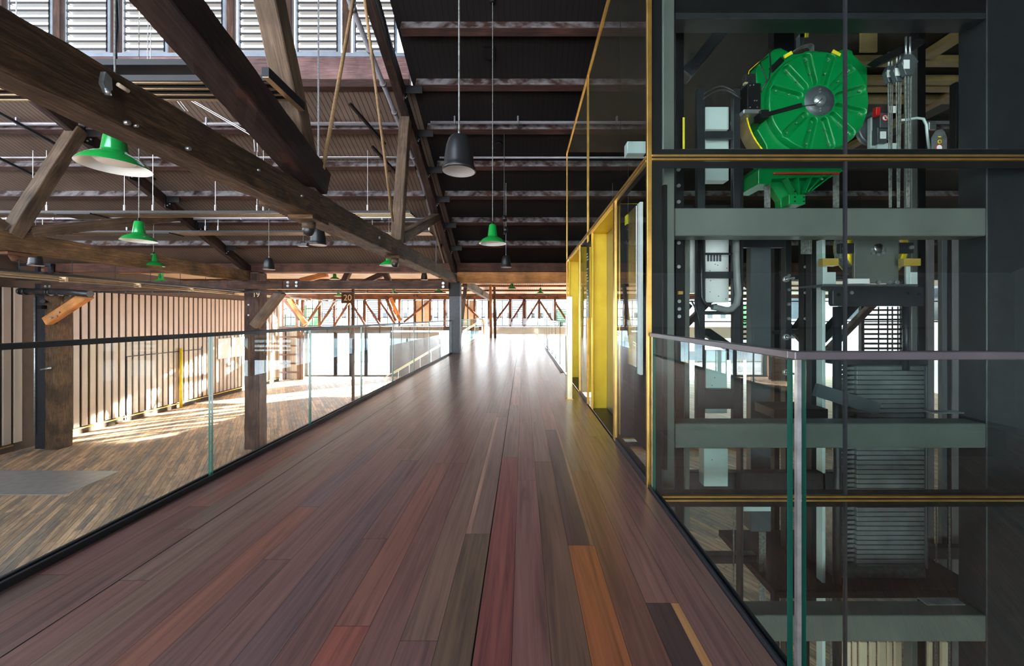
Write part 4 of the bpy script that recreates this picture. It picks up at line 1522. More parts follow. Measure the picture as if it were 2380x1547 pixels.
for z, nm in ((B1, 'brass_band'), (B2, 'brass_band')):
    lb(nm, 'brass', (LX0 + .022, LX1, LY0 - .012, LY0 + .012, z + .006, z + .021), (LX0 + .022, LX1, LY0 - .012, LY0 + .012, z - .02, z - .006), bevel=.001)
    lb('band_groove', 'black_steel', (LX0 + .022, LX1, LY0 - .004, LY0 + .012, z - .006, z + .006))
lb('brass_band', 'brass', (LX0 - .014, LX0 + .016, LY0 + .016, LY1 - .03, B1 + .004, B1 + .022), (LX0 - .014, LX0 + .016, LY0 + .016, LY1 - .03, B1 - .022, B1 - .006), bevel=.001)
lb('band_groove', 'black_steel', (LX0 - .004, LX0 + .012, LY0 + .016, LY1 - .03, B1 - .006, B1 + .004))
lb('base_rail', 'rail_steel', (LX0 - .01, LX0 + .03, LY0 + .03, 3.68, 0, .05), bevel=.002)
lb('base_rail', 'rail_steel', (LX0 - .01, LX0 + .03, 5.29, 6.0, 0, .04), bevel=.002)
# glass
gx = [LX0 + .022, 2.356, 3.80, 5.25, LX1]
for z0, z1 in ((B1 + .022, LZT - .03), (B2 + .022, B1 - .022), (ZL + .02, B2 - .022)):
    for a, b in zip(gx, gx[1:]):
        lb('glass_pane', 'lift_glass', (a + .006, b - .006, LY0, LY0 + .012, z0, z1))
for xj in gx[1:-1]:
    lb('silicone_joint', 'rail_steel', (xj - .009, xj + .009, LY0 - .003, LY0 + .016, ZL + .02, B2 - .022), (xj - .009, xj + .009, LY0 - .003, LY0 + .016, B2 + .022, B1 - .022), (xj - .009, xj + .009, LY0 - .003, LY0 + .016, B1 + .022, LZT - .03))
for a, b in ((LY0 + .02, 3.5), (3.52, 5.24), (5.29, LY1 - .03)):
    lb('glass_pane', 'lift_glass', (LX0, LX0 + .01, a, b, B1 + .022, LZT - .03))
lb('glass_pane', 'lift_glass', (LX0, LX0 + .01, LY0 + .02, 3.68, .05, B1 - .022))
lb('glass_pane', 'lift_glass', (LX0, LX0 + .01, 5.29, 6.0, .04, B1 - .022))
lb('glass_pane', 'lift_glass', (LX0 + .03, LX1, LY1 - .03, LY1 - .02, ZL, LZT - .05))
# black printed borders of the front glass
bw = P(1540, 0, LY0).x
lb('glass_border', 'black_steel', (LX0 + .03, bw, LY0 + .014, LY0 + .02, ZL, LZT - .05))
lb('glass_border', 'black_steel', (bw, LX1, LY0 + .014, LY0 + .02, B1 + .02, B1 + .07), (bw, LX1, LY0 + .014, LY0 + .02, B1 - .068, B1 - .02),
   (bw, LX1, LY0 + .014, LY0 + .02, B2 + .02, B2 + .055), (bw, LX1, LY0 + .014, LY0 + .02, B2 - .07, B2 - .02))
lb('glass_border', 'black_steel', (LX0 + .012, LX0 + .018, LY0 + .03, 3.2, B1 + .02, B1 + .05), (LX0 + .012, LX0 + .018, 2.77, 2.82, .05, B1 - .03), (LX0 + .012, LX0 + .018, 2.82, 3.68, B1 - .07, B1 - .03),
   (LX0 + .012, LX0 + .018, 3.64, 3.68, .05, B1 - .03), (LX0 + .012, LX0 + .018, 2.82, 3.68, .05, .1))
# roof of the enclosure with its bronze beams
lb('roof_panel', 'black_steel', (LX0, LX1, LY0 + .02, LY1, LZT + .01, LZT + .06))
ZB = LZT - .09
for py0, py1 in ((142, 156), (187, 198), (203, 215), (231, 242)):
    ya, yb = (ZB - ZC) * F / (VY - py0), (ZB - ZC) * F / (VY - py1)
    lb('roof_beam', 'gold_soffit', (4.3, LX1 - .1, ya, yb, ZB, ZB + .08))
for xa, ya, yb in ((6.35, 5.2, 7.4), (5.1, 3.9, 4.8)):
    lb('roof_beam', 'gold_soffit', (xa, xa + .16, ya, yb, ZB - .012, ZB + .07))
tag(pbo('soffit_panel', 'gold_soffit', 2000, 2040, 52, 120, 4.2, .02, lift))

# lift doorways
for i, (ya, yb, lab) in enumerate(((3.78, 5.07, 'bright brass lift doorway nearest the camera'), (6.12, 7.62, 'farther bright brass lift doorway'))):
    t = empty('lift_doorway', (1.0, (ya + yb) / 2, 0), lab, 'doorway', 'brass lift doorways')
    zt_ = B1 - .045
    MB().box(.925, 1.16, yb - .03, yb, 0.005, zt_).box(.925, .94, yb - .1, yb - .03, .005, zt_).build('far_jamb', 'brass_sheet', t, bevel=.002)
    MB().box(.97, 1.16, ya, ya + .03, 0.005, zt_).build('near_jamb', 'brass_sheet', t, bevel=.002)
    MB().box(.925, 1.16, ya, yb, zt_, zt_ + .03).build('head', 'brass_sheet', t, bevel=.002)
    MB().box(.93, 1.16, ya, yb, .001, .006).build('sill', 'dark_steel', t)
    ym = (ya + yb) / 2
    MB().box(1.13, 1.15, ya + .03, ym - .004, .008, zt_ - .002).build('door_leaf', 'door_steel', t, bevel=.002)
    MB().box(1.13, 1.15, ym + .004, yb - .03, .008, zt_ - .002).build('door_leaf', 'door_steel', t, bevel=.002)
    MB().box(1.16, 1.2, ya, yb, .001, zt_).build('door_track', 'black_steel', t)

# call post on the walkway
cp = P(1324, 928, 5.59)
t = empty('call_post', (.70, 5.59, 0), 'slim pale brass lift call post standing on the walkway', 'post')
MB().box(P(1319, 0, 5.59).x, P(1330.5, 0, 5.59).x, 5.59, 5.75, 0.0, 1.54).build('post', 'brass_pale', t, bevel=.004)
MB().box(.655, .662, 5.62, 5.72, .95, 1.25).build('button_plate', 'stainless', t)
MB().box(.65, .75, 5.57, 5.80, 0, .012).build('base_plate', 'brass', t)
# floor directory
t = empty('directory_sign', (.9, 5.1, 1.8), 'black directory sign with white lettering between the lift doorways', 'sign')
ys0, ys1 = .905 * F / (1379 - VX), .905 * F / (1366 - VX)
MB().box(.895, .903, 5.075, 5.24, ZC - .02, ZC + 1.02).build('sign_board', 'sign_black', t)
lines = ['Level 2', '', 'Walkway', 'Wharf Shed', 'Lift', '', 'Level 1', 'Foyer', 'Stairs', 'Studio', 'Box office', '', 'Level 0', 'Wharf', 'Entry']
m = MB()
rr = random.Random(3)
for i in range(19):
    if i in (3, 4, 10, 11):
        continue
    L = rr.uniform(.05, .12)
    z = ZC + .86 - i * .042
    y = 5.225
    while L > 0.01:
        k = rr.uniform(.008, .025)
        m.box(.8935, .8955, y - k, y, z, z + .012)
        y -= k + .006
        L -= k + .006
m.build('lettering', 'white_paint', t)

# control panel behind the first side pane
t = empty('lift_control_cabinet', (1.03, 3.3, .5), 'tall steel control cabinet behind the first side pane of the lift', 'cabinet')
MB().box(1.0, 1.06, 3.3, 3.66, ZC - .45, ZC + .98).build('cabinet_body', 'stainless', t, bevel=.004)
MB().box(1.0, 1.03, 3.2, 3.27, ZC - .5, ZC + .98).build('side_channel', 'white_paint', t, bevel=.003)
MB().box(1.09, 1.12, 2.9, 3.66, .05, ZC + 1.02).box(.96, 1.12, 3.665, 3.678, .05, ZC + 1.1).build('back_plate', 'black_steel', t)
MB().box(.992, .999, 3.56, 3.64, ZC + .88, ZC + .97).build('yellow_label', 'sticker', t)
m = MB()
for z in (.3, .72, -.18):
    m.cyl((.998, 3.58, ZC + z), (.985, 3.58, ZC + z), .012, 10)
m.build('locks', 'black_steel', t)

# ---------------------------------------------------------------- steel frame of the shaft
def sb(name, mt, label, cat, *a, **k):
    o = pbo(name, mt, *a, **k)
    return tag(centre_origin(o), label, cat)


def steelbox(name, mt, label, x0, x1, y0, y1, z0, z1):
    return tag(centre_origin(MB().box(x0, x1, y0, y1, z0, z1).build(name, mt, bevel=.006)), label, 'beam' if 'beam' in name else 'column')


xa, xb = P(1541, 0, 2.95).x, P(1568, 0, 2.95).x
steelbox('steel_column', 'green_steel', 'green-grey steel column at the left front of the lift shaft', xa, xb, 2.95, 3.1, ZL, LZT - .1)
steelbox('steel_column', 'dark_steel', 'wide dark steel column at the right edge of the picture', 3.72, 4.3, 3.0, 3.2, ZL, LZT - .1)
xa = P(1568.5, 0, 3.0).x
for (py0, py1, lab, px1) in ((-30, 27, 'black top beam of the shaft frame', 2291), (28, 43, 'slim grey beam below the black top beam', 2291), (483, 548, 'green-grey box beam crossing the shaft above the handrail', 2319),
                             (984, 1041, 'blue-grey box beam crossing the shaft below the handrail', 2321), (1430, 1491, 'pale grey box beam crossing the bottom of the shaft', 2321)):
    Y = 3.0
    steelbox('shaft_beam', 'black_steel' if py0 < 0 else ('dark_steel' if py0 < 100 else 'green_steel'), lab, xa, 3.715, Y, Y + .16, zpx(py1, Y), zpx(py0, Y))
steelbox('shaft_beam', 'mid_steel', 'thin ledge under the green machine', xa, 3.7, 2.9, 2.98, zpx(352, 2.9), zpx(345, 2.9))
# rear frame members
for i, (px0, px1, py0, py1, Y, mt, lab) in enumerate((
        (1570, 1590, 43, 1600, 3.3, 'black_steel', 'black guide channel beside the left steel column'),
        (1592, 1603, 556, 1600, 3.5, 'green_steel', 'slim green-grey upright left of the ladder'),
        (1722, 1728, 390, 1600, 3.5, 'dark_steel', 'slim dark upright right of the cable ladder'),
        (1745, 1792, 573, 1200, 3.9, 'mid_steel', 'wide blue-grey panel upright in the shaft'),
        (1800, 1812, 548, 1600, 4.6, 'black_steel', 'narrow black upright right of the wide panel'),
        (1826, 1840, 390, 1600, 4.1, 'dark_steel', 'dark guide rail with bolts near the middle of the shaft'),
        (1868, 1882, 548, 1600, 4.1, 'black_steel', 'second dark guide rail near the middle of the shaft'),
        (1886, 1902, 548, 1400, 3.9, 'dark_steel', 'dark bolted upright left of the pale guide rail'),
        (1912, 1919, 556, 1600, 3.6, 'pale_zinc', 'pale narrow guide rail left of the sheave'),
        (1831, 1845, 43, 560, 5.0, 'black_steel', 'black back upright behind the green machine'),
        (2119, 2133, 100, 1600, 3.75, 'green_steel', 'grey-green upright right of the hoist ropes'),
        (2134, 2152, 60, 1600, 3.78, 'black_steel', 'black upright right of the hoist ropes'),
        (2222, 2262, 190, 345, 5.0, 'black_steel', 'broad black upright at the back right behind the tag'),
        (2262, 2276, 185, 345, 5.0, 'dark_steel', 'thin grey upright at the back right'),
        (2010, 2016, 30, 120, 4.8, 'black_steel', 'thin black hanger behind the machine'))):
    o = tag(centre_origin(pbo('shaft_upright', mt, px0, px1, py0, py1, Y, .08)), lab, 'upright', 'uprights in the lift shaft')
for i, (px0, px1, mt) in enumerate(((2156, 2172, 'panel_grey'), (2190, 2202, 'mid_steel'), (2203, 2212, 'black_steel'), (2214, 2252, 'panel_grey'), (2254, 2264, 'green_steel'), (2266, 2290, 'mid_steel'), (2294, 2330, 'panel_grey'), (2334, 2372, 'mid_steel'), (2374, 2420, 'panel_grey'))):
    tag(centre_origin(pbo('shaft_wall_panel', mt, px0, px1, 548, 2100, 4.5 + .02 * i, .05)), 'tall vertical cladding panel at the right of the shaft, %s from the left' % ORD[i], 'panel', 'vertical panels at the right of the shaft')
# horizontal rear members
for (px0, px1, py0, py1, Y, mt, lab) in ((1590, 1722, 476, 486, 3.5, 'black_steel', 'black cross rail under the cable ladder'), (1728, 1826, 548, 574, 3.85, 'dark_steel', 'dark box section above the wide panel'),
                                         (1795, 1868, 768, 776, 4.4, 'dark_steel', 'thin dark cross rail over the bright opening'), (1570, 1965, 1098, 1140, 3.6, 'dark_steel', 'dark cross member just above the lower brass band'),
                                         (2150, 2290, 1272, 1300, 4.3, 'dark_steel', 'dark cross member at the lower right of the shaft'), (1620, 1760, 1290, 1310, 3.9, 'mid_steel', 'grey cross member at the lower left of the shaft')):
    tag(centre_origin(pbo('cross_member', mt, px0, px1, py0, py1, Y, .08)), lab, 'beam', 'cross members in the lift shaft')
# slanting braces
for (a, b, c, d, Y, lab) in ((1540, 668, 1600, 718, 5.6, 'slanting dark brace at the left of the shaft'), (1640, 770, 1720, 825, 5.6, 'slanting dark brace behind the cable ladder'), (1905, 790, 1988, 700, 5.6, 'slanting dark brace below the sheave'),
                             (1850, 770, 1880, 730, 5.6, 'short slanting dark brace between guide rails'), (1590, 180, 1680, 70, 3.95, 'slanting dark roof brace at the upper left of the shaft')):
    tag(timber('shaft_brace', P(a, b, Y), P(c, d, Y), .12, .14, 'dark_steel', up=(0, 1, 0)), lab, 'brace', 'braces in the lift shaft')
for (px, y0_, y1_, n_) in ((1576, 395, 470, 3), (1576, 565, 620, 2), (1577, 700, 735, 3), (1832, 640, 740, 4), (1871, 560, 740, 4)):
    for k in range(n_):
        v = P(px, y0_ + (y1_ - y0_) * k / max(1, n_ - 1), 3.29 if px < 1600 else 4.09)
        tag(centre_origin(MB().cyl(v, v - Vector((0, .02, 0)), .016, 8).build('bolt', 'zinc')), 'zinc bolt on a shaft guide rail near pixel column %d' % px if False else 'zinc bolt on a dark guide rail of the shaft', 'bolt', 'bolts on the shaft rails')
for i, (px, py) in enumerate(((1829, 648), (1829, 783), (1829, 865))):
    v = P(px, py, 3.86)
    tag(centre_origin(MB().cyl(v, v - Vector((0, .1, 0)), .012, 8).lathe([(.02, -.02), (.032, -.02), (.032, 0), (.02, 0)], (v.x, v.y, v.z), 12, 'y').build('eye_bolt', 'zinc')), 'zinc eye bolt on the middle guide rail, %s from the top' % ORD[i], 'bolt', 'eye bolts on the guide rail')

# cable ladder with controller
t = empty('cable_ladder', P(1665, 480, 3.4), 'black cable ladder with pale cabinets at the left of the shaft', 'ladder')
for (px0, px1) in ((1621, 1639), (1705, 1721)):
    pbo('side_rail', 'dark_steel', px0, px1, 205, 1000, 3.4, .05, t)
for (py0, py1) in ((304, 321), (587, 591), (631, 646), (722, 731)):
    pbo('rung', 'dark_steel', 1639, 1705, py0, py1, 3.4, .03, t)
m = MB().tube([P(1637, 208, 3.36) + Vector((0, 0, -.04 + .07 * math.sin(PI * k / 10))) + Vector(((P(1712, 208, 3.36).x - P(1637, 208, 3.36).x) * k / 10, 0, 0)) for k in range(11)], .008, 6)
m.tube([P(1634, 215, 3.36) + Vector((0, 0, -.06 + .085 * math.sin(PI * k / 10))) + Vector(((P(1722, 215, 3.36).x - P(1634, 215, 3.36).x) * k / 10, 0, 0)) for k in range(11)], .008, 6)
m.build('arched_cable', 'rubber', t)
t = empty('controller_cabinet', P(1667, 720, 3.5), 'pale perforated controller cabinet behind the cable ladder', 'cabinet')
pbo('door_panel', 'pale_zinc', 1640, 1694, 248, 300, 3.5, .1, t)
pbo('door_panel', 'pale_zinc', 1640, 1694, 322, 419, 3.5, .1, t)
pbo('door_panel', 'white_paint', 1640, 1694, 552, 702, 3.5, .1, t)
pbo('door_panel', 'pale_zinc', 1640, 1690, 815, 960, 3.5, .1, t)
pbo('door_panel', 'pale_zinc', 1636, 1692, 1042, 1130, 3.5, .1, t)
m = MB()
for k in range(5):
    pb(m, 1644 + k * 7, 1648.5 + k * 7, 591, 607, 3.495, .006)
m.build('vent_slots', 'mid_steel', t)
m = MB()
for (a, b) in ((1650, 629), (1662, 614), (1668, 616), (1689, 623), (1651, 652), (1650, 678), (1670, 688), (1687, 694), (1655, 895), (1661, 877), (1655, 1068)):
    v = P(a, b, 3.5)
    m.cyl(v, v - Vector((0, .004, 0)), .004, 6)
m.build('screws', 'black_steel', t)
t = sb('panel_box', 'white_paint', 'narrow white vertical duct left of the cable ladder', 'duct', 1604, 1622, 553, 679, 3.5, .08)
# U-shaped hoses
pts = [(1630, 556), (1630, 640), (1631, 690), (1638, 704), (1652, 711), (1666, 709)]
tag(MB().tube([P(a, b, 3.34) for a, b in pts], .016, 8).build('hose', 'rubber'), 'black cable dropping and curling below the left ladder rail', 'hose')
pts = [(1711, 556), (1711, 600), (1713, 650), (1716, 685), (1712, 706), (1700, 718), (1688, 720), (1672, 716), (1655, 713)]
tag(MB().tube([P(a, b, 3.33) for a, b in pts], .028, 10).build('hose', 'hose_grey'), 'thick ribbed grey hose bending under the cable ladder', 'hose')
tag(MB().tube([P(a, b, 3.3) for a, b in ((1607, 698), (1614, 712), (1622, 730), (1626, 750), (1627, 800))], .007, 6).build('hose', 'rubber'), 'thin black cable hanging left of the ladder', 'hose')
sb('drip_cup', 'amber_plastic', 'small amber oil cup on the left guide rail', 'cup', 1577, 1588, 676, 684, 3.2, .03)
tag(pbo('bracket', 'dark_steel', 1638, 1704, 905, 950, 3.42, .08), 'dark slotted bracket on the lower box beam', 'bracket')
sb('tape_measure', 'sticker', 'yellow scale strip at the left of the machine room', 'strip', 1587, 1592, 272, 372, 3.25, .006)
sb('door_gear_box', 'pale_zinc', 'pale grey operator box seen through the upper side pane', 'box', 1458, 1501, 328, 356, 3.3, .1)
m = pb(MB(), 1745, 1792, 1172, 1235, 3.7, .12)
o = m.build('limit_switch_box', 'mid_steel', bevel=.004)
tag(centre_origin(o), 'square grey box below the brass band with ropes hanging from it', 'box')
sb('mounting_plate', 'pale_zinc', 'pale plate above the square grey box', 'plate', 1722, 1792, 1172, 1188, 3.65, .04)
for i, (px0, px1, py0, py1, Y) in enumerate(((1765, 1781, 1236, 1412, 3.75), (1777, 1791, 388, 482, 3.35), (1937, 1951, 388, 482, 3.35), (1862, 1888, 550, 590, 3.7), (1940, 1958, 556, 600, 3.6))):
    m = MB()
    for k in range(6):
        x = px0 + (px1 - px0) * k / 6
        v0, v1 = P(x, py0, Y), P(x + (px1 - px0) / 7.5, py1, Y)
        m.box(v0.x, v1.x, Y, Y + .008, v1.z, v0.z)
    tag(centre_origin(m.build('hoist_belt', 'rope')), ('flat ribbed hoist belt ' + ('under the square grey box', 'left of the green bracket', 'right of the green bracket', 'left of the yellow sheave, fanning out', 'at the rim of the yellow sheave')[i]), 'belt', 'flat hoist belts')

# ---------------------------------------------------------------- green hoisting machine
YM = 3.36
MC = P(1903.7, 234.5, YM)
R = 118.5 / F * YM
K = R / 573.0                    # one zoom pixel in metres


def mz(a, b):
    return (MC.x + (a - 985) * K, MC.z - (b - 940) * K)


mach = empty('hoisting_machine', (MC.x, YM + .2, MC.z), 'large green gearless hoisting machine in the top of the glass lift shaft', 'machine')
hp = [(470, 345), (540, 300), (605, 285), (700, 335), (760, 360), (860, 345), (890, 325), (980, 318), (1090, 335), (1200, 350), (1260, 325), (1350, 290), (1425, 320), (1440, 365), (1600, 520), (1600, 1030), (1560, 1052), (1555, 1170), (1440, 1320),
      (1335, 1400), (1330, 1560), (470, 1560), (440, 1400), (340, 1225), (400, 1130), (380, 1045), (345, 1005), (330, 760), (325, 560), (350, 480)]
MB().prism([mz(a, b) for a, b in hp], YM + .06, YM + .3).build('housing', 'machine_green', mach, bevel=.006)
# ribbed front shield: polar height field
bm = bmesh.new()
nr, na = 60, 432
rings = []
for i in range(nr + 1):
    r = R * (.28 + .72 * i / nr)
    ring = []
    for j in range(na):
        th = 2 * PI * j / na
        d = 0.0
        k = round((math.degrees(th) - 15) / 30.0)
        ang = math.radians(15 + 30 * k)
        if int(k) % 12 != 6:
            lx = r * math.cos(th - ang)
            ly = r * math.sin(th - ang)
            a0, a1 = R * .40, R * .88
            wdt = R * (.052 + .028 * (r / R))
            qx = max(a0 - lx, 0, lx - a1)
            dist = math.hypot(qx, ly) - wdt
            s_ = min(1, max(0, -dist / (R * .028) + .5))
            s_ = s_ * s_ * (3 - 2 * s_)
            d = .045 * s_
        e = (r / R - .97) / .03
        if e > 0:
            d += .035 * e
        ring.append(bm.verts.new((MC.x + r * math.cos(th), YM + d, MC.z + r * math.sin(th))))
    rings.append(ring)
rings.append([bm.verts.new((v.co.x, YM + .075, v.co.z)) for v in rings[-1]])
for A, Bq in zip(rings, rings[1:]):
    for j in range(na):
        f = bm.faces.new((A[j], A[(j + 1) % na], Bq[(j + 1) % na], Bq[j]))
        f.smooth = True
bmesh.ops.recalc_face_normals(bm, faces=bm.faces[:])
me = bpy.data.meshes.new('front_shield')
bm.to_mesh(me)
bm.free()
me.materials.append(M['machine_green'])
o = bpy.data.objects.new('front_shield', me)
COL.objects.link(o)
adopt(o, mach)
MB().lathe([(.001, .008), (R * .1, .008), (R * .29, .006), (R * .3, -.03)], (MC.x, YM, MC.z), 40, 'y').build('hub_plate', 'mid_steel', mach)
MB().lathe([(.001, .035), (R * .06, .034), (R * .1, .025), (R * .115, .008)], (MC.x, YM, MC.z), 28, 'y').build('encoder_cap', 'zinc', mach)
m = MB()
for dz in (.2, -.2, .15, -.15):
    m.cyl((MC.x, YM - .006, MC.z + dz * R / .28 * .3 + .0), (MC.x, YM - .018, MC.z + dz * R / .28 * .3), .007, 8)
m.build('hub_screws', 'zinc', mach)
for k in range(12):
    if k == 6:
        continue
    ang = math.radians(15 + 30 * k)
    for rr_ in (.58, .85):
        x, z = MC.x + R * rr_ * math.cos(ang), MC.z + R * rr_ * math.sin(ang)
        MB().cyl((x, YM + .03, z), (x, YM + .012, z), .0065, 8).build('screw', 'zinc', mach)
a1_, a2_ = mz(775, 995), mz(330, 1115)
MB().beam((a1_[0], YM - .012, a1_[1]), (a2_[0], YM - .012, a2_[1]), .02, .032, up=(0, 0, 1)).build('support_arm', 'black_steel', mach)
c1_ = mz(330, 1110)
MB().box(c1_[0] - .03, c1_[0] + .04, YM - .05, YM + .05, c1_[1] - .04, c1_[1] + .03).build('arm_clamp', 'black_steel', mach)
MB().tube([(MC.x, YM - .035, MC.z), (MC.x - .05, YM - .03, MC.z - .045), (MC.x - .1, YM - .03, MC.z - .052), (a1_[0] + .01, YM - .02, a1_[1] - .01)], .004, 6).build('encoder_cable', 'rubber', mach)
p0, p1 = mz(175, 745), mz(325, 1045)
MB().box(p0[0], p1[0], YM - .01, YM + .2, p1[1], p0[1]).build('terminal_box', 'black_steel', mach, bevel=.004)
p0, p1 = mz(125, 1045), mz(360, 1090)
MB().box(p0[0], p1[0], YM - .02, YM + .2, p1[1], p0[1]).build('terminal_box_tray', 'zinc', mach, bevel=.004)
m = MB()
for a, b in ((200, 1020), (280, 1018), (200, 775), (240, 770), (250, 945), (275, 945)):
    x, z = mz(a, b)
    m.cyl((x, YM - .01, z), (x, YM - .016, z), .005, 8)
m.build('box_screws', 'zinc', mach)
MB().tube([(*mz(480, 335)[:1], YM + .03, mz(480, 335)[1]), (mz(430, 400)[0], YM + .0, mz(430, 400)[1]), (mz(435, 560)[0], YM - .01, mz(435, 560)[1]), (mz(410, 700)[0], YM - .02, mz(410, 700)[1]), (mz(330, 820)[0], YM - .02, mz(330, 820)[1])], .006, 8).build('power_cable', 'rubber', mach)
MB().tube([(mz(420, 430)[0], YM + .01, mz(420, 430)[1]), (mz(320, 500)[0], YM, mz(320, 500)[1]), (mz(350, 620)[0], YM - .01, mz(350, 620)[1]), (mz(380, 720)[0], YM - .02, mz(380, 720)[1]), (mz(320, 850)[0], YM - .02, mz(320, 850)[1])], .005, 8).build('power_cable', 'rubber', mach)
MB().tube([(mz(400, 435)[0], YM + .02, mz(400, 435)[1]), (mz(300, 510)[0], YM, mz(300, 510)[1]), (mz(200, 600)[0], YM, mz(200, 600)[1]), (mz(190, 640)[0], YM, mz(190, 640)[1])], .003, 6).build('earth_wire', 'yellow_paint', mach)
m = MB().box(mz(200, 0)[0], mz(310, 0)[0], YM + .05, YM + .12, mz(0, 720)[1], mz(0, 590)[1])
m.build('brake_switch', 'rubber', mach, bevel=.003)
x, z = mz(190, 715)
MB().box(x - .015, x + .015, YM + .03, YM + .06, z - .01, z + .01).build('brass_terminal', 'brass_pale', mach)
# dark slot of the housing and the deep pocket on the right
for (a, b, c, d, mt) in ((480, 560, 620, 420, 'black_steel'), (1300, 400, 1465, 560, 'machine_green')):
    (ax, az), (bx, bz) = mz(a, b), mz(c, d)
    MB().beam((ax, YM + .052, az), (bx, YM + .052, bz), .014, .05, up=(0, 0, 1)).build('housing_slot' if mt == 'black_steel' else 'housing_rib', mt, mach, bevel=.006)
for (a, b, rot) in ((668, 390, .5), (1215, 372, -.5)):
    x, z = mz(a, b)
    MB().beam((x - .035, YM - .004 + .04, z - .02 * (1 if rot > 0 else -1)), (x + .035, YM - .004 + .04, z + .02 * (1 if rot > 0 else -1)), .01, .03).build('warning_label', 'sticker', mach)
# guard arc
m = MB()
arc = [math.radians(188 + 5 * k) for k in range(10)]
rg = R * 776 / 573
for a, b in zip(arc, arc[1:]):
    p_, q_ = (MC.x + rg * math.cos(a), YM + .14, MC.z + rg * math.sin(a)), (MC.x + rg * math.cos(b), YM + .14, MC.z + rg * math.sin(b))
    m.beam(p_, q_, .14, .012, up=(math.cos(a), 0, math.sin(a)))
m.build('rope_guard', 'gold_soffit', mach)
m = MB()
for a, b in zip(arc, arc[1:]):
    m.cyl((MC.x + rg * math.cos(a), YM + .065, MC.z + rg * math.sin(a)), (MC.x + rg * math.cos(b), YM + .065, MC.z + rg * math.sin(b)), .007, 8)
m.build('guard_edge', 'yellow_paint', mach)
# lifting strap and eye
m = MB()
sp_ = [(720, 350), (800, 290), (900, 240), (970, 225), (1000, 245), (1000, 340)]
for (a, b), (c, d) in zip(sp_, sp_[1:]):
    (ax, az), (bx, bz) = mz(a, b), mz(c, d)
    m.beam((ax, YM + .1, az), (bx, YM + .1, bz), .05, .008, up=(0, 0, 1) if a != 1000 else (1, 0, 0))
m.build('lifting_strap', 'hose_grey', mach)
m = MB().box(mz(845, 0)[0], mz(890, 0)[0], YM + .08, YM + .13, mz(0, 250)[1], mz(0, 110)[1])
m.cyl((mz(868, 0)[0], YM + .08, mz(0, 130)[1]), (mz(868, 0)[0], YM + .13, mz(0, 130)[1]), .02, 16)
m.build('lifting_eye', 'mid_steel', mach)
MB().box(mz(900, 0)[0], mz(935, 0)[0], YM + .07, YM + .08, mz(0, 155)[1], mz(0, 98)[1]).build('warning_label', 'sticker', mach)
MB().box(mz(700, 0)[0], mz(1230, 0)[0], YM + .1, YM + .16, mz(0, 385)[1], mz(0, 350)[1]).build('top_bar', 'mid_steel', mach)
MB().box(mz(480, 0)[0], mz(1100, 0)[0], YM + .15, YM + .3, LZT - .1 - .15, LZT - .1 - .1).build('hanger_plate', 'black_steel', mach)
MB().box(mz(620, 0)[0], mz(860, 0)[0], YM + .17, YM + .25, mz(0, 330)[1], LZT - .255).build('hanger_block', 'black_steel', mach)
# bracket under the machine
def px2(a, b, Y=3.25):
    v_ = P(a, b, Y)
    return (v_.x, v_.z)


MB().prism([px2(*q) for q in ((1768, 392), (1785, 372), (1955, 372), (1967, 394), (1940, 408), (1800, 412), (1797, 425), (1768, 424))], 3.28, 3.6).build('base_flange', 'machine_green', mach, bevel=.004)
MB().prism([px2(*q) for q in ((1795, 410), (1948, 398), (1905, 432), (1874, 452), (1870, 472), (1836, 474), (1834, 455), (1815, 428))], 3.36, 3.44).build('bracket_web', 'machine_green', mach, bevel=.003)
for (a, b, c, d) in ((1822, 412, 1846, 455), (1850, 410, 1852, 455), (1884, 406, 1866, 450), (1915, 402, 1872, 448), (1940, 400, 1880, 446)):
    va, vb = P(a, b, 3.3), P(c, d, 3.3)
    MB().beam(va, vb, .06, .01, up=(1, 0, 0)).build('bracket_rib', 'machine_green', mach)
pbo('packing_strip', 'red_paint', 1800, 1952, 400, 404, 3.26, .02, mach)
pbo('bracket_foot', 'machine_green', 1834, 1872, 452, 474, 3.27, .12, mach)
m = MB()
for (a, b) in ((1847, 458), (1868, 458), (1847, 468), (1868, 468), (1847, 445)):
    v = P(a, b, 3.27)
    m.cyl(v, v - Vector((0, .006, 0)), .007, 8)
m.build('foot_bolts', 'black_steel', mach)

# ---------------------------------------------------------------- rope sockets, governor, conduit
for i, (a, b, s) in enumerate(((2069, 172, .9), (2088, 168, .95), (2110, 150, 1.1))):
    Y = 3.3 - .06 * i
    v = P(a, b, Y)
    t = empty('rope_socket', v, 'galvanised wedge rope socket with a white tag, %s of three' % ('left', 'middle', 'right')[i], 'rope socket', 'rope sockets beside the machine')
    k = s * .0038
    MB().prism([(v.x - 10 * k, v.z + 18 * k), (v.x + 6 * k, v.z + 18 * k), (v.x + 17 * k, v.z + 4 * k), (v.x + 6 * k, v.z - 24 * k), (v.x - 8 * k, v.z - 24 * k), (v.x - 17 * k, v.z + 2 * k)], Y - .02, Y + .02).build('wedge_body', 'mid_steel', t, bevel=.003)
    MB().box(v.x - 14 * k, v.x - 2 * k, Y - .024, Y - .021, v.z - 12 * k, v.z + 6 * k).build('tag_plate', 'white_paint', t)
    for dx in (-4, 4):
        MB().cyl((v.x + dx * k, Y, v.z + 17 * k), (v.x + dx * k, Y, v.z + 56 * k), .008, 8).build('threaded_rod', 'zinc', t)
    for dx in (-5, 1, 6):
        MB().cyl((v.x + dx * k, Y, v.z - 24 * k), (v.x + dx * k * .4, Y, zpx(482, Y)), .005, 6).build('rope', 'rope', t)
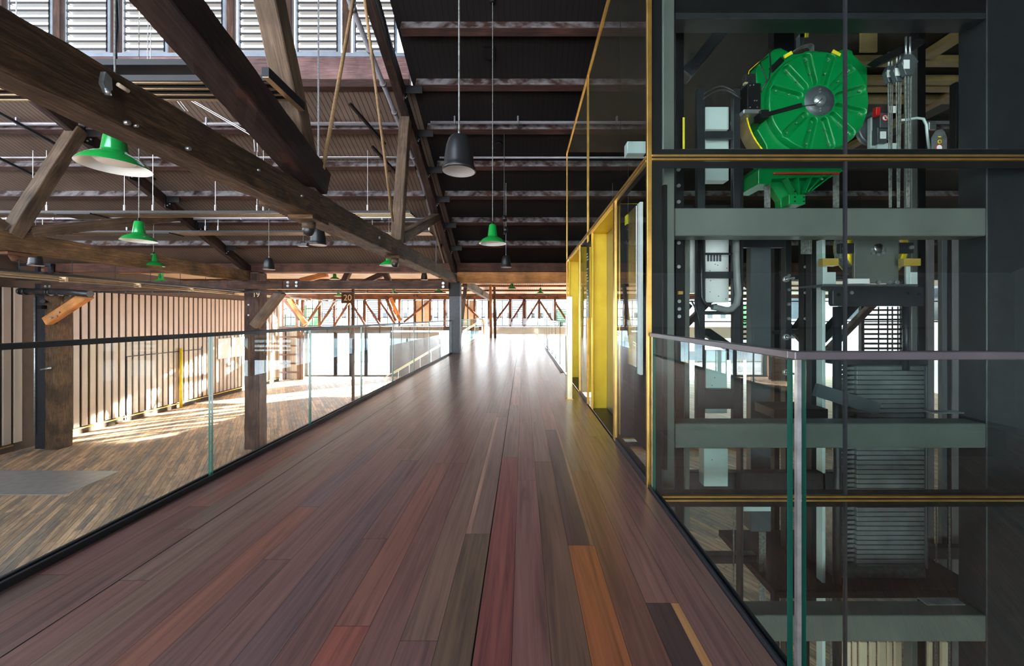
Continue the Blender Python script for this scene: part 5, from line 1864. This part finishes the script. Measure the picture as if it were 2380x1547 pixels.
t = tag(centre_origin(MB().prism([px2(*q, 3.2) for q in ((2032, 138), (2040, 134), (2135, 88), (2150, 92), (2150, 100), (2050, 146))], 3.2, 3.27).build('anchor_plate', 'black_steel')), 'dark slanting plate the rope sockets hang from', 'plate')
t = empty('speed_governor', P(2052, 340, 3.6), 'grey overspeed governor with a red block right of the green machine', 'governor')
m = MB()
cg = P(2030, 300, 3.66)
m.lathe([(.001, .03), (.11, .03), (.14, .02), (.16, .03), (.165, -.02), (.001, -.02)], (cg.x, 3.66, cg.z), 32, 'y')
m.build('governor_wheel', 'mid_steel', t)
pbo('gear_plate', 'pale_zinc', 2024, 2046, 272, 344, 3.58, .04, t)
pbo('gear_cover', 'mid_steel', 2046, 2070, 262, 296, 3.5, .1, t)
pbo('gear_cover', 'mid_steel', 2040, 2062, 296, 332, 3.52, .08, t)
pbo('base_plate', 'pale_zinc', 2040, 2085, 332, 346, 3.55, .1, t)
pbo('release_block', 'red_paint', 2037, 2047, 248, 268, 3.48, .04, t)
pbo('rating_label', 'white_paint', 2046, 2060, 305, 322, 3.515, .004, t)
pbo('corner_label', 'white_paint', 2068, 2084, 246, 262, 3.52, .004, t)
v = P(2057, 274, 3.49)
m = MB().lathe([(.001, .003), (.026, .003), (.026, 0)], (v.x, v.y, v.z), 24, 'y')
m.mi = 1
m.lathe([(.024, .0035), (.031, .0035), (.031, 0)], (v.x, v.y, v.z), 24, 'y').beam((v.x - .016, v.y - .005, v.z + .016), (v.x + .016, v.y - .005, v.z - .016), .002, .006)
m.mi = 2
m.box(v.x - .006, v.x + .004, v.y - .0045, v.y - .003, v.z - .014, v.z + .012)
m.build('prohibition_sign', ['white_paint', 'red_paint', 'black_steel'], t)
pts = [(2093, 279), (2110, 278), (2130, 274), (2146, 276), (2153, 290), (2156, 320), (2160, 346)]
tag(MB().tube([P(a, b, 3.45) for a, b in pts], .011, 8).build('conduit', 'pale_zinc'), 'pale grey cable bending down to the right of the ropes', 'cable')
t = empty('warning_tag', P(2184, 345, 3.3), 'grey eight-sided plate with yellow symbols and a no-entry sign at right', 'sign')
MB().prism([px2(*q, 3.3) for q in ((2168, 346), (2168, 318), (2178, 302), (2190, 300), (2196, 306), (2201, 320), (2201, 346))], 3.3, 3.312).build('tag_body', 'zinc', t)
v = P(2184, 329, 3.298)
MB().lathe([(.012, .002), (.018, .002), (.018, 0), (.012, 0)], (v.x, v.y, v.z), 20, 'y').build('yellow_ring', 'yellow_paint', t)
v = P(2184, 318, 3.298)
MB().box(v.x - .014, v.x + .014, v.y - .002, v.y, v.z - .005, v.z + .004).build('yellow_mark', 'yellow_paint', t)
v = P(2183, 343, 3.298)
m = MB().lathe([(.001, .001), (.026, .001)], (v.x, v.y, v.z), 20, 'y')
m.mi = 1
m.lathe([(.024, .002), (.031, .002), (.031, 0)], (v.x, v.y, v.z), 20, 'y')
m.build('prohibition_sign', ['white_paint', 'red_paint'], t)
sb('bolt_plate', 'zinc', 'small galvanised plate with four bolts at right of the machine', 'plate', 2160, 2177, 283, 301, 3.5, .02)

# ---------------------------------------------------------------- sheave unit
YS = 3.55
t = empty('sheave_unit', P(2038, 662, YS), 'grey sheave housing with yellow wheel rims behind and round steel cap', 'sheave')
pbo('housing_plate', 'green_steel', 1986, 2089, 556, 658, YS, .03, t)
c = P(2030, 572, YS + .1)
for dy in (.05, .16):
    m = MB().lathe([(.255, .018), (.305, .018), (.305, -.018), (.255, -.018), (.255, .018)], (c.x, YS + dy + .03, c.z), 56, 'y')
    for k in range(5):
        a = 2 * PI * k / 5 + .3
        m.beam((c.x, YS + dy + .03, c.z), (c.x + .27 * math.cos(a), YS + dy + .03, c.z + .27 * math.sin(a)), .03, .05, up=(0, 1, 0))
    m.build('yellow_wheel', 'yellow_paint', t)
m = MB()
for k in range(7):
    m.lathe([(.31, .006), (.325, .0), (.31, -.006)], (c.x, YS + .07 + .016 * k, c.z), 56, 'y')
m.build('wound_ropes', 'rope', t)
v = P(2040, 577, YS)
MB().lathe([(.001, .02), (.04, .02), (.046, .015), (.046, 0)], (v.x, v.y, v.z), 32, 'y').build('axle_cap', 'stainless', t)
for (a, b, r) in ((2027, 588, .013), (2038, 592, .013), (2050, 588, .013), (1997, 656, .017), (2014, 656, .017), (2039, 656, .017), (2064, 656, .019), (2082, 656, .019), (1961, 578, .015), (2116, 575, .017)):
    v = P(a, b, YS)
    MB().cyl(v, v - Vector((0, .02, 0)), r, 12).build('bolt', 'zinc', t)
pbo('side_bracket', 'dark_steel', 1953, 1986, 565, 588, YS, .04, t)
pbo('side_bracket', 'dark_steel', 2090, 2124, 563, 588, YS, .04, t)
pbo('base_ledge', 'mid_steel', 1912, 2135, 660, 664, YS - .1, .3, t)
pbo('foot_plate', 'white_paint', 1972, 2022, 647, 659, YS - .03, .03, t)
for (a, b) in ((1912, 1951), (2101, 2142)):
    u = empty('oil_cup', P((a + b) / 2, 618, YS - .08), ('clear oil cup with amber oil at the left of the sheave', 'clear oil cup with amber oil at the right of the sheave')[a > 2000], 'cup', 'amber oil cups')
    pbo('oil', 'amber_plastic', a + 1, b - 1, 600, 617, YS - .09, .06, u)
    m = MB()
    pb(m, a, b, 588, 618, YS - .1, .003)
    pb(m, a, a + 1, 588, 618, YS - .1, .08)
    pb(m, b - 1, b, 588, 618, YS - .1, .08)
    m.build('cup_wall', 'lift_glass', u)
for (a, b, lab) in ((1913, 1943, 'pale bracket under the left oil cup'), (2107, 2133, 'pale bracket under the right oil cup')):
    tag(centre_origin(pb(pb(MB(), a, a + 10, 618, 660, YS, .02), a + 10, b, 632, 660, YS, .02).build('guide_bracket', 'pale_zinc', bevel=.002)), lab, 'bracket', 'brackets under the oil cups')
o = MB().prism([px2(*q, 3.5) for q in ((1918, 666), (2146, 666), (2148, 672), (2148, 711), (1940, 711), (1936, 706), (1936, 676), (1918, 672))], 3.5, 3.56).build('buffer_beam', 'dark_steel', bevel=.006)
tag(centre_origin(o), 'dark folded steel beam carrying the sheave housing', 'beam')
for (a, b, r) in ((1949, 684, .016), (1979, 680, .016), (2112, 681, .012), (2136, 684, .016)):
    v = P(a, b, 3.5)
    tag(centre_origin(MB().cyl(v, v - Vector((0, .008, 0)), r, 14).build('bolt', 'black_steel' if a != 1979 else 'zinc')), 'round hole or bolt on the folded beam under the sheave', 'bolt', 'bolts on the folded beam')
for (a, b, c_, d_, lab) in ((1937, 1954, 712, 1600, 'round dark post below the folded beam'), (2099, 2112, 712, 860, 'dark post at the right under the folded beam')):
    xm = P((a + b) / 2, 0, 3.6).x
    tag(centre_origin(MB().cyl((xm, 3.6, zpx(d_, 3.6)), (xm, 3.6, zpx(c_, 3.6)), (b - a) / 2 * 3.6 / F, 16).build('support_post', 'dark_steel')), lab, 'post')
for i, px in enumerate((2042, 2063, 2074, 2087)):
    xm = P(px, 0, 3.9).x
    tag(MB().cyl((xm, 3.9, zpx(900, 3.9)), (xm, 3.9, zpx(712, 3.9)), .007, 6).build('hoist_rope', 'rubber'), 'thin hoist rope below the sheave, %s from the left' % ORD[i], 'rope', 'hoist ropes below the sheave')

# ---------------------------------------------------------------- counterweight
YCW = 3.7
cw = empty('counterweight', P(2060, 1345, YCW), 'tall stack of dark counterweight plates in a steel frame', 'counterweight')
n = 43
for k in range(n):
    py1 = 1320 - k * 10.95
    a, b = P(1992, py1 - 9.3, YCW), P(2152, py1, YCW)
    m = MB().box(a.x, b.x, YCW, YCW + .16, b.z, a.z)
    a2 = P(1962, py1 - 8.0, YCW)
    m.hexa([(a2.x, YCW + .03, b.z + .004), (a.x, YCW + .03, b.z), (a.x, YCW + .13, b.z), (a2.x, YCW + .13, b.z + .004), (a2.x, YCW + .03, b.z + .022), (a.x, YCW + .03, a.z - .006), (a.x, YCW + .13, a.z - .006), (a2.x, YCW + .13, b.z + .022)])
    m.build('weight_plate', 'weight_steel', cw, bevel=.003)
pbo('frame_channel', 'zinc', 1940, 1954, 1150, 1322, YCW - .02, .2, cw)
pbo('frame_channel', 'mid_steel', 2153, 2158, 850, 1322, YCW - .02, .2, cw)
pbo('frame_base', 'zinc', 1940, 2152, 1322, 1346, YCW - .03, .22, cw)
pbo('frame_top', 'dark_steel', 1950, 2158, 828, 848, YCW - .02, .2, cw)
for i, px in enumerate((1950, 2025, 2120)):
    u = tag(centre_origin(pbo('buffer_plate', 'mid_steel', px - 22, px + 22, 1352, 1358, 3.62, .25)), 'steel foot plate with bolts under the counterweight, %s from the left' % ORD[i], 'plate', 'foot plates under the counterweight')
    for dx in (-8, 8):
        v = P(px + dx, 1352, 3.7)
        adopt(MB().cyl(v, v + Vector((0, 0, .05)), .016, 8).build('bolt', 'zinc'), u)
tag(pbo('pit_platform', 'black_steel', 1800, 2290, 1372, 1390, 3.5, 1.0), 'black platform at the foot of the counterweight', 'platform')
tag(centre_origin(pbo('slotted_plate', 'black_steel', 1800, 1925, 950, 972, 3.5, .3)), 'dark plate with bolts lying on the lower box beam', 'plate')
tag(centre_origin(MB().beam(P(1895, 905, 3.5), P(2040, 950, 3.5), .04, .12).build('stair_stringer', 'mid_steel')), 'slanting grey bar in front of the counterweight', 'bar')
for i, (x0_, x1_) in enumerate(((2168, 2242), (2155, 2245))):
    tag(centre_origin(pbo('rail_clip', 'zinc', x0_, x1_, 958 + i * 446, 961 + i * 446, 3.1, .08)), ('thin zinc clip plate on the middle box beam', 'thin zinc clip plate on the lowest box beam')[i], 'plate')
for i, px in enumerate((1705, 1716, 1930, 2176, 2207)):
    xm = P(px, 0, 3.9).x
    tag(MB().cyl((xm, 3.9, ZL), (xm, 3.9, zpx(1170, 3.9)), .008, 6).build('hoist_rope', 'rope'), 'thin vertical rope low in the shaft, %s from the left' % ORD[i], 'rope', 'ropes low in the shaft')

for i, (a, b) in enumerate(((1962, 1978), (1985, 1992), (2000, 2016), (2024, 2036), (2044, 2060), (2066, 2074), (2082, 2096), (2160, 2168), (2190, 2204))):
    tag(centre_origin(pbo('screen_slat', 'cream_panel', a, b, 1492, 1625, 4.35, .03)), 'pale upright slat below the lowest box beam, %s from the left' % ORD[i], 'slat', 'pale slats below the lowest box beam')
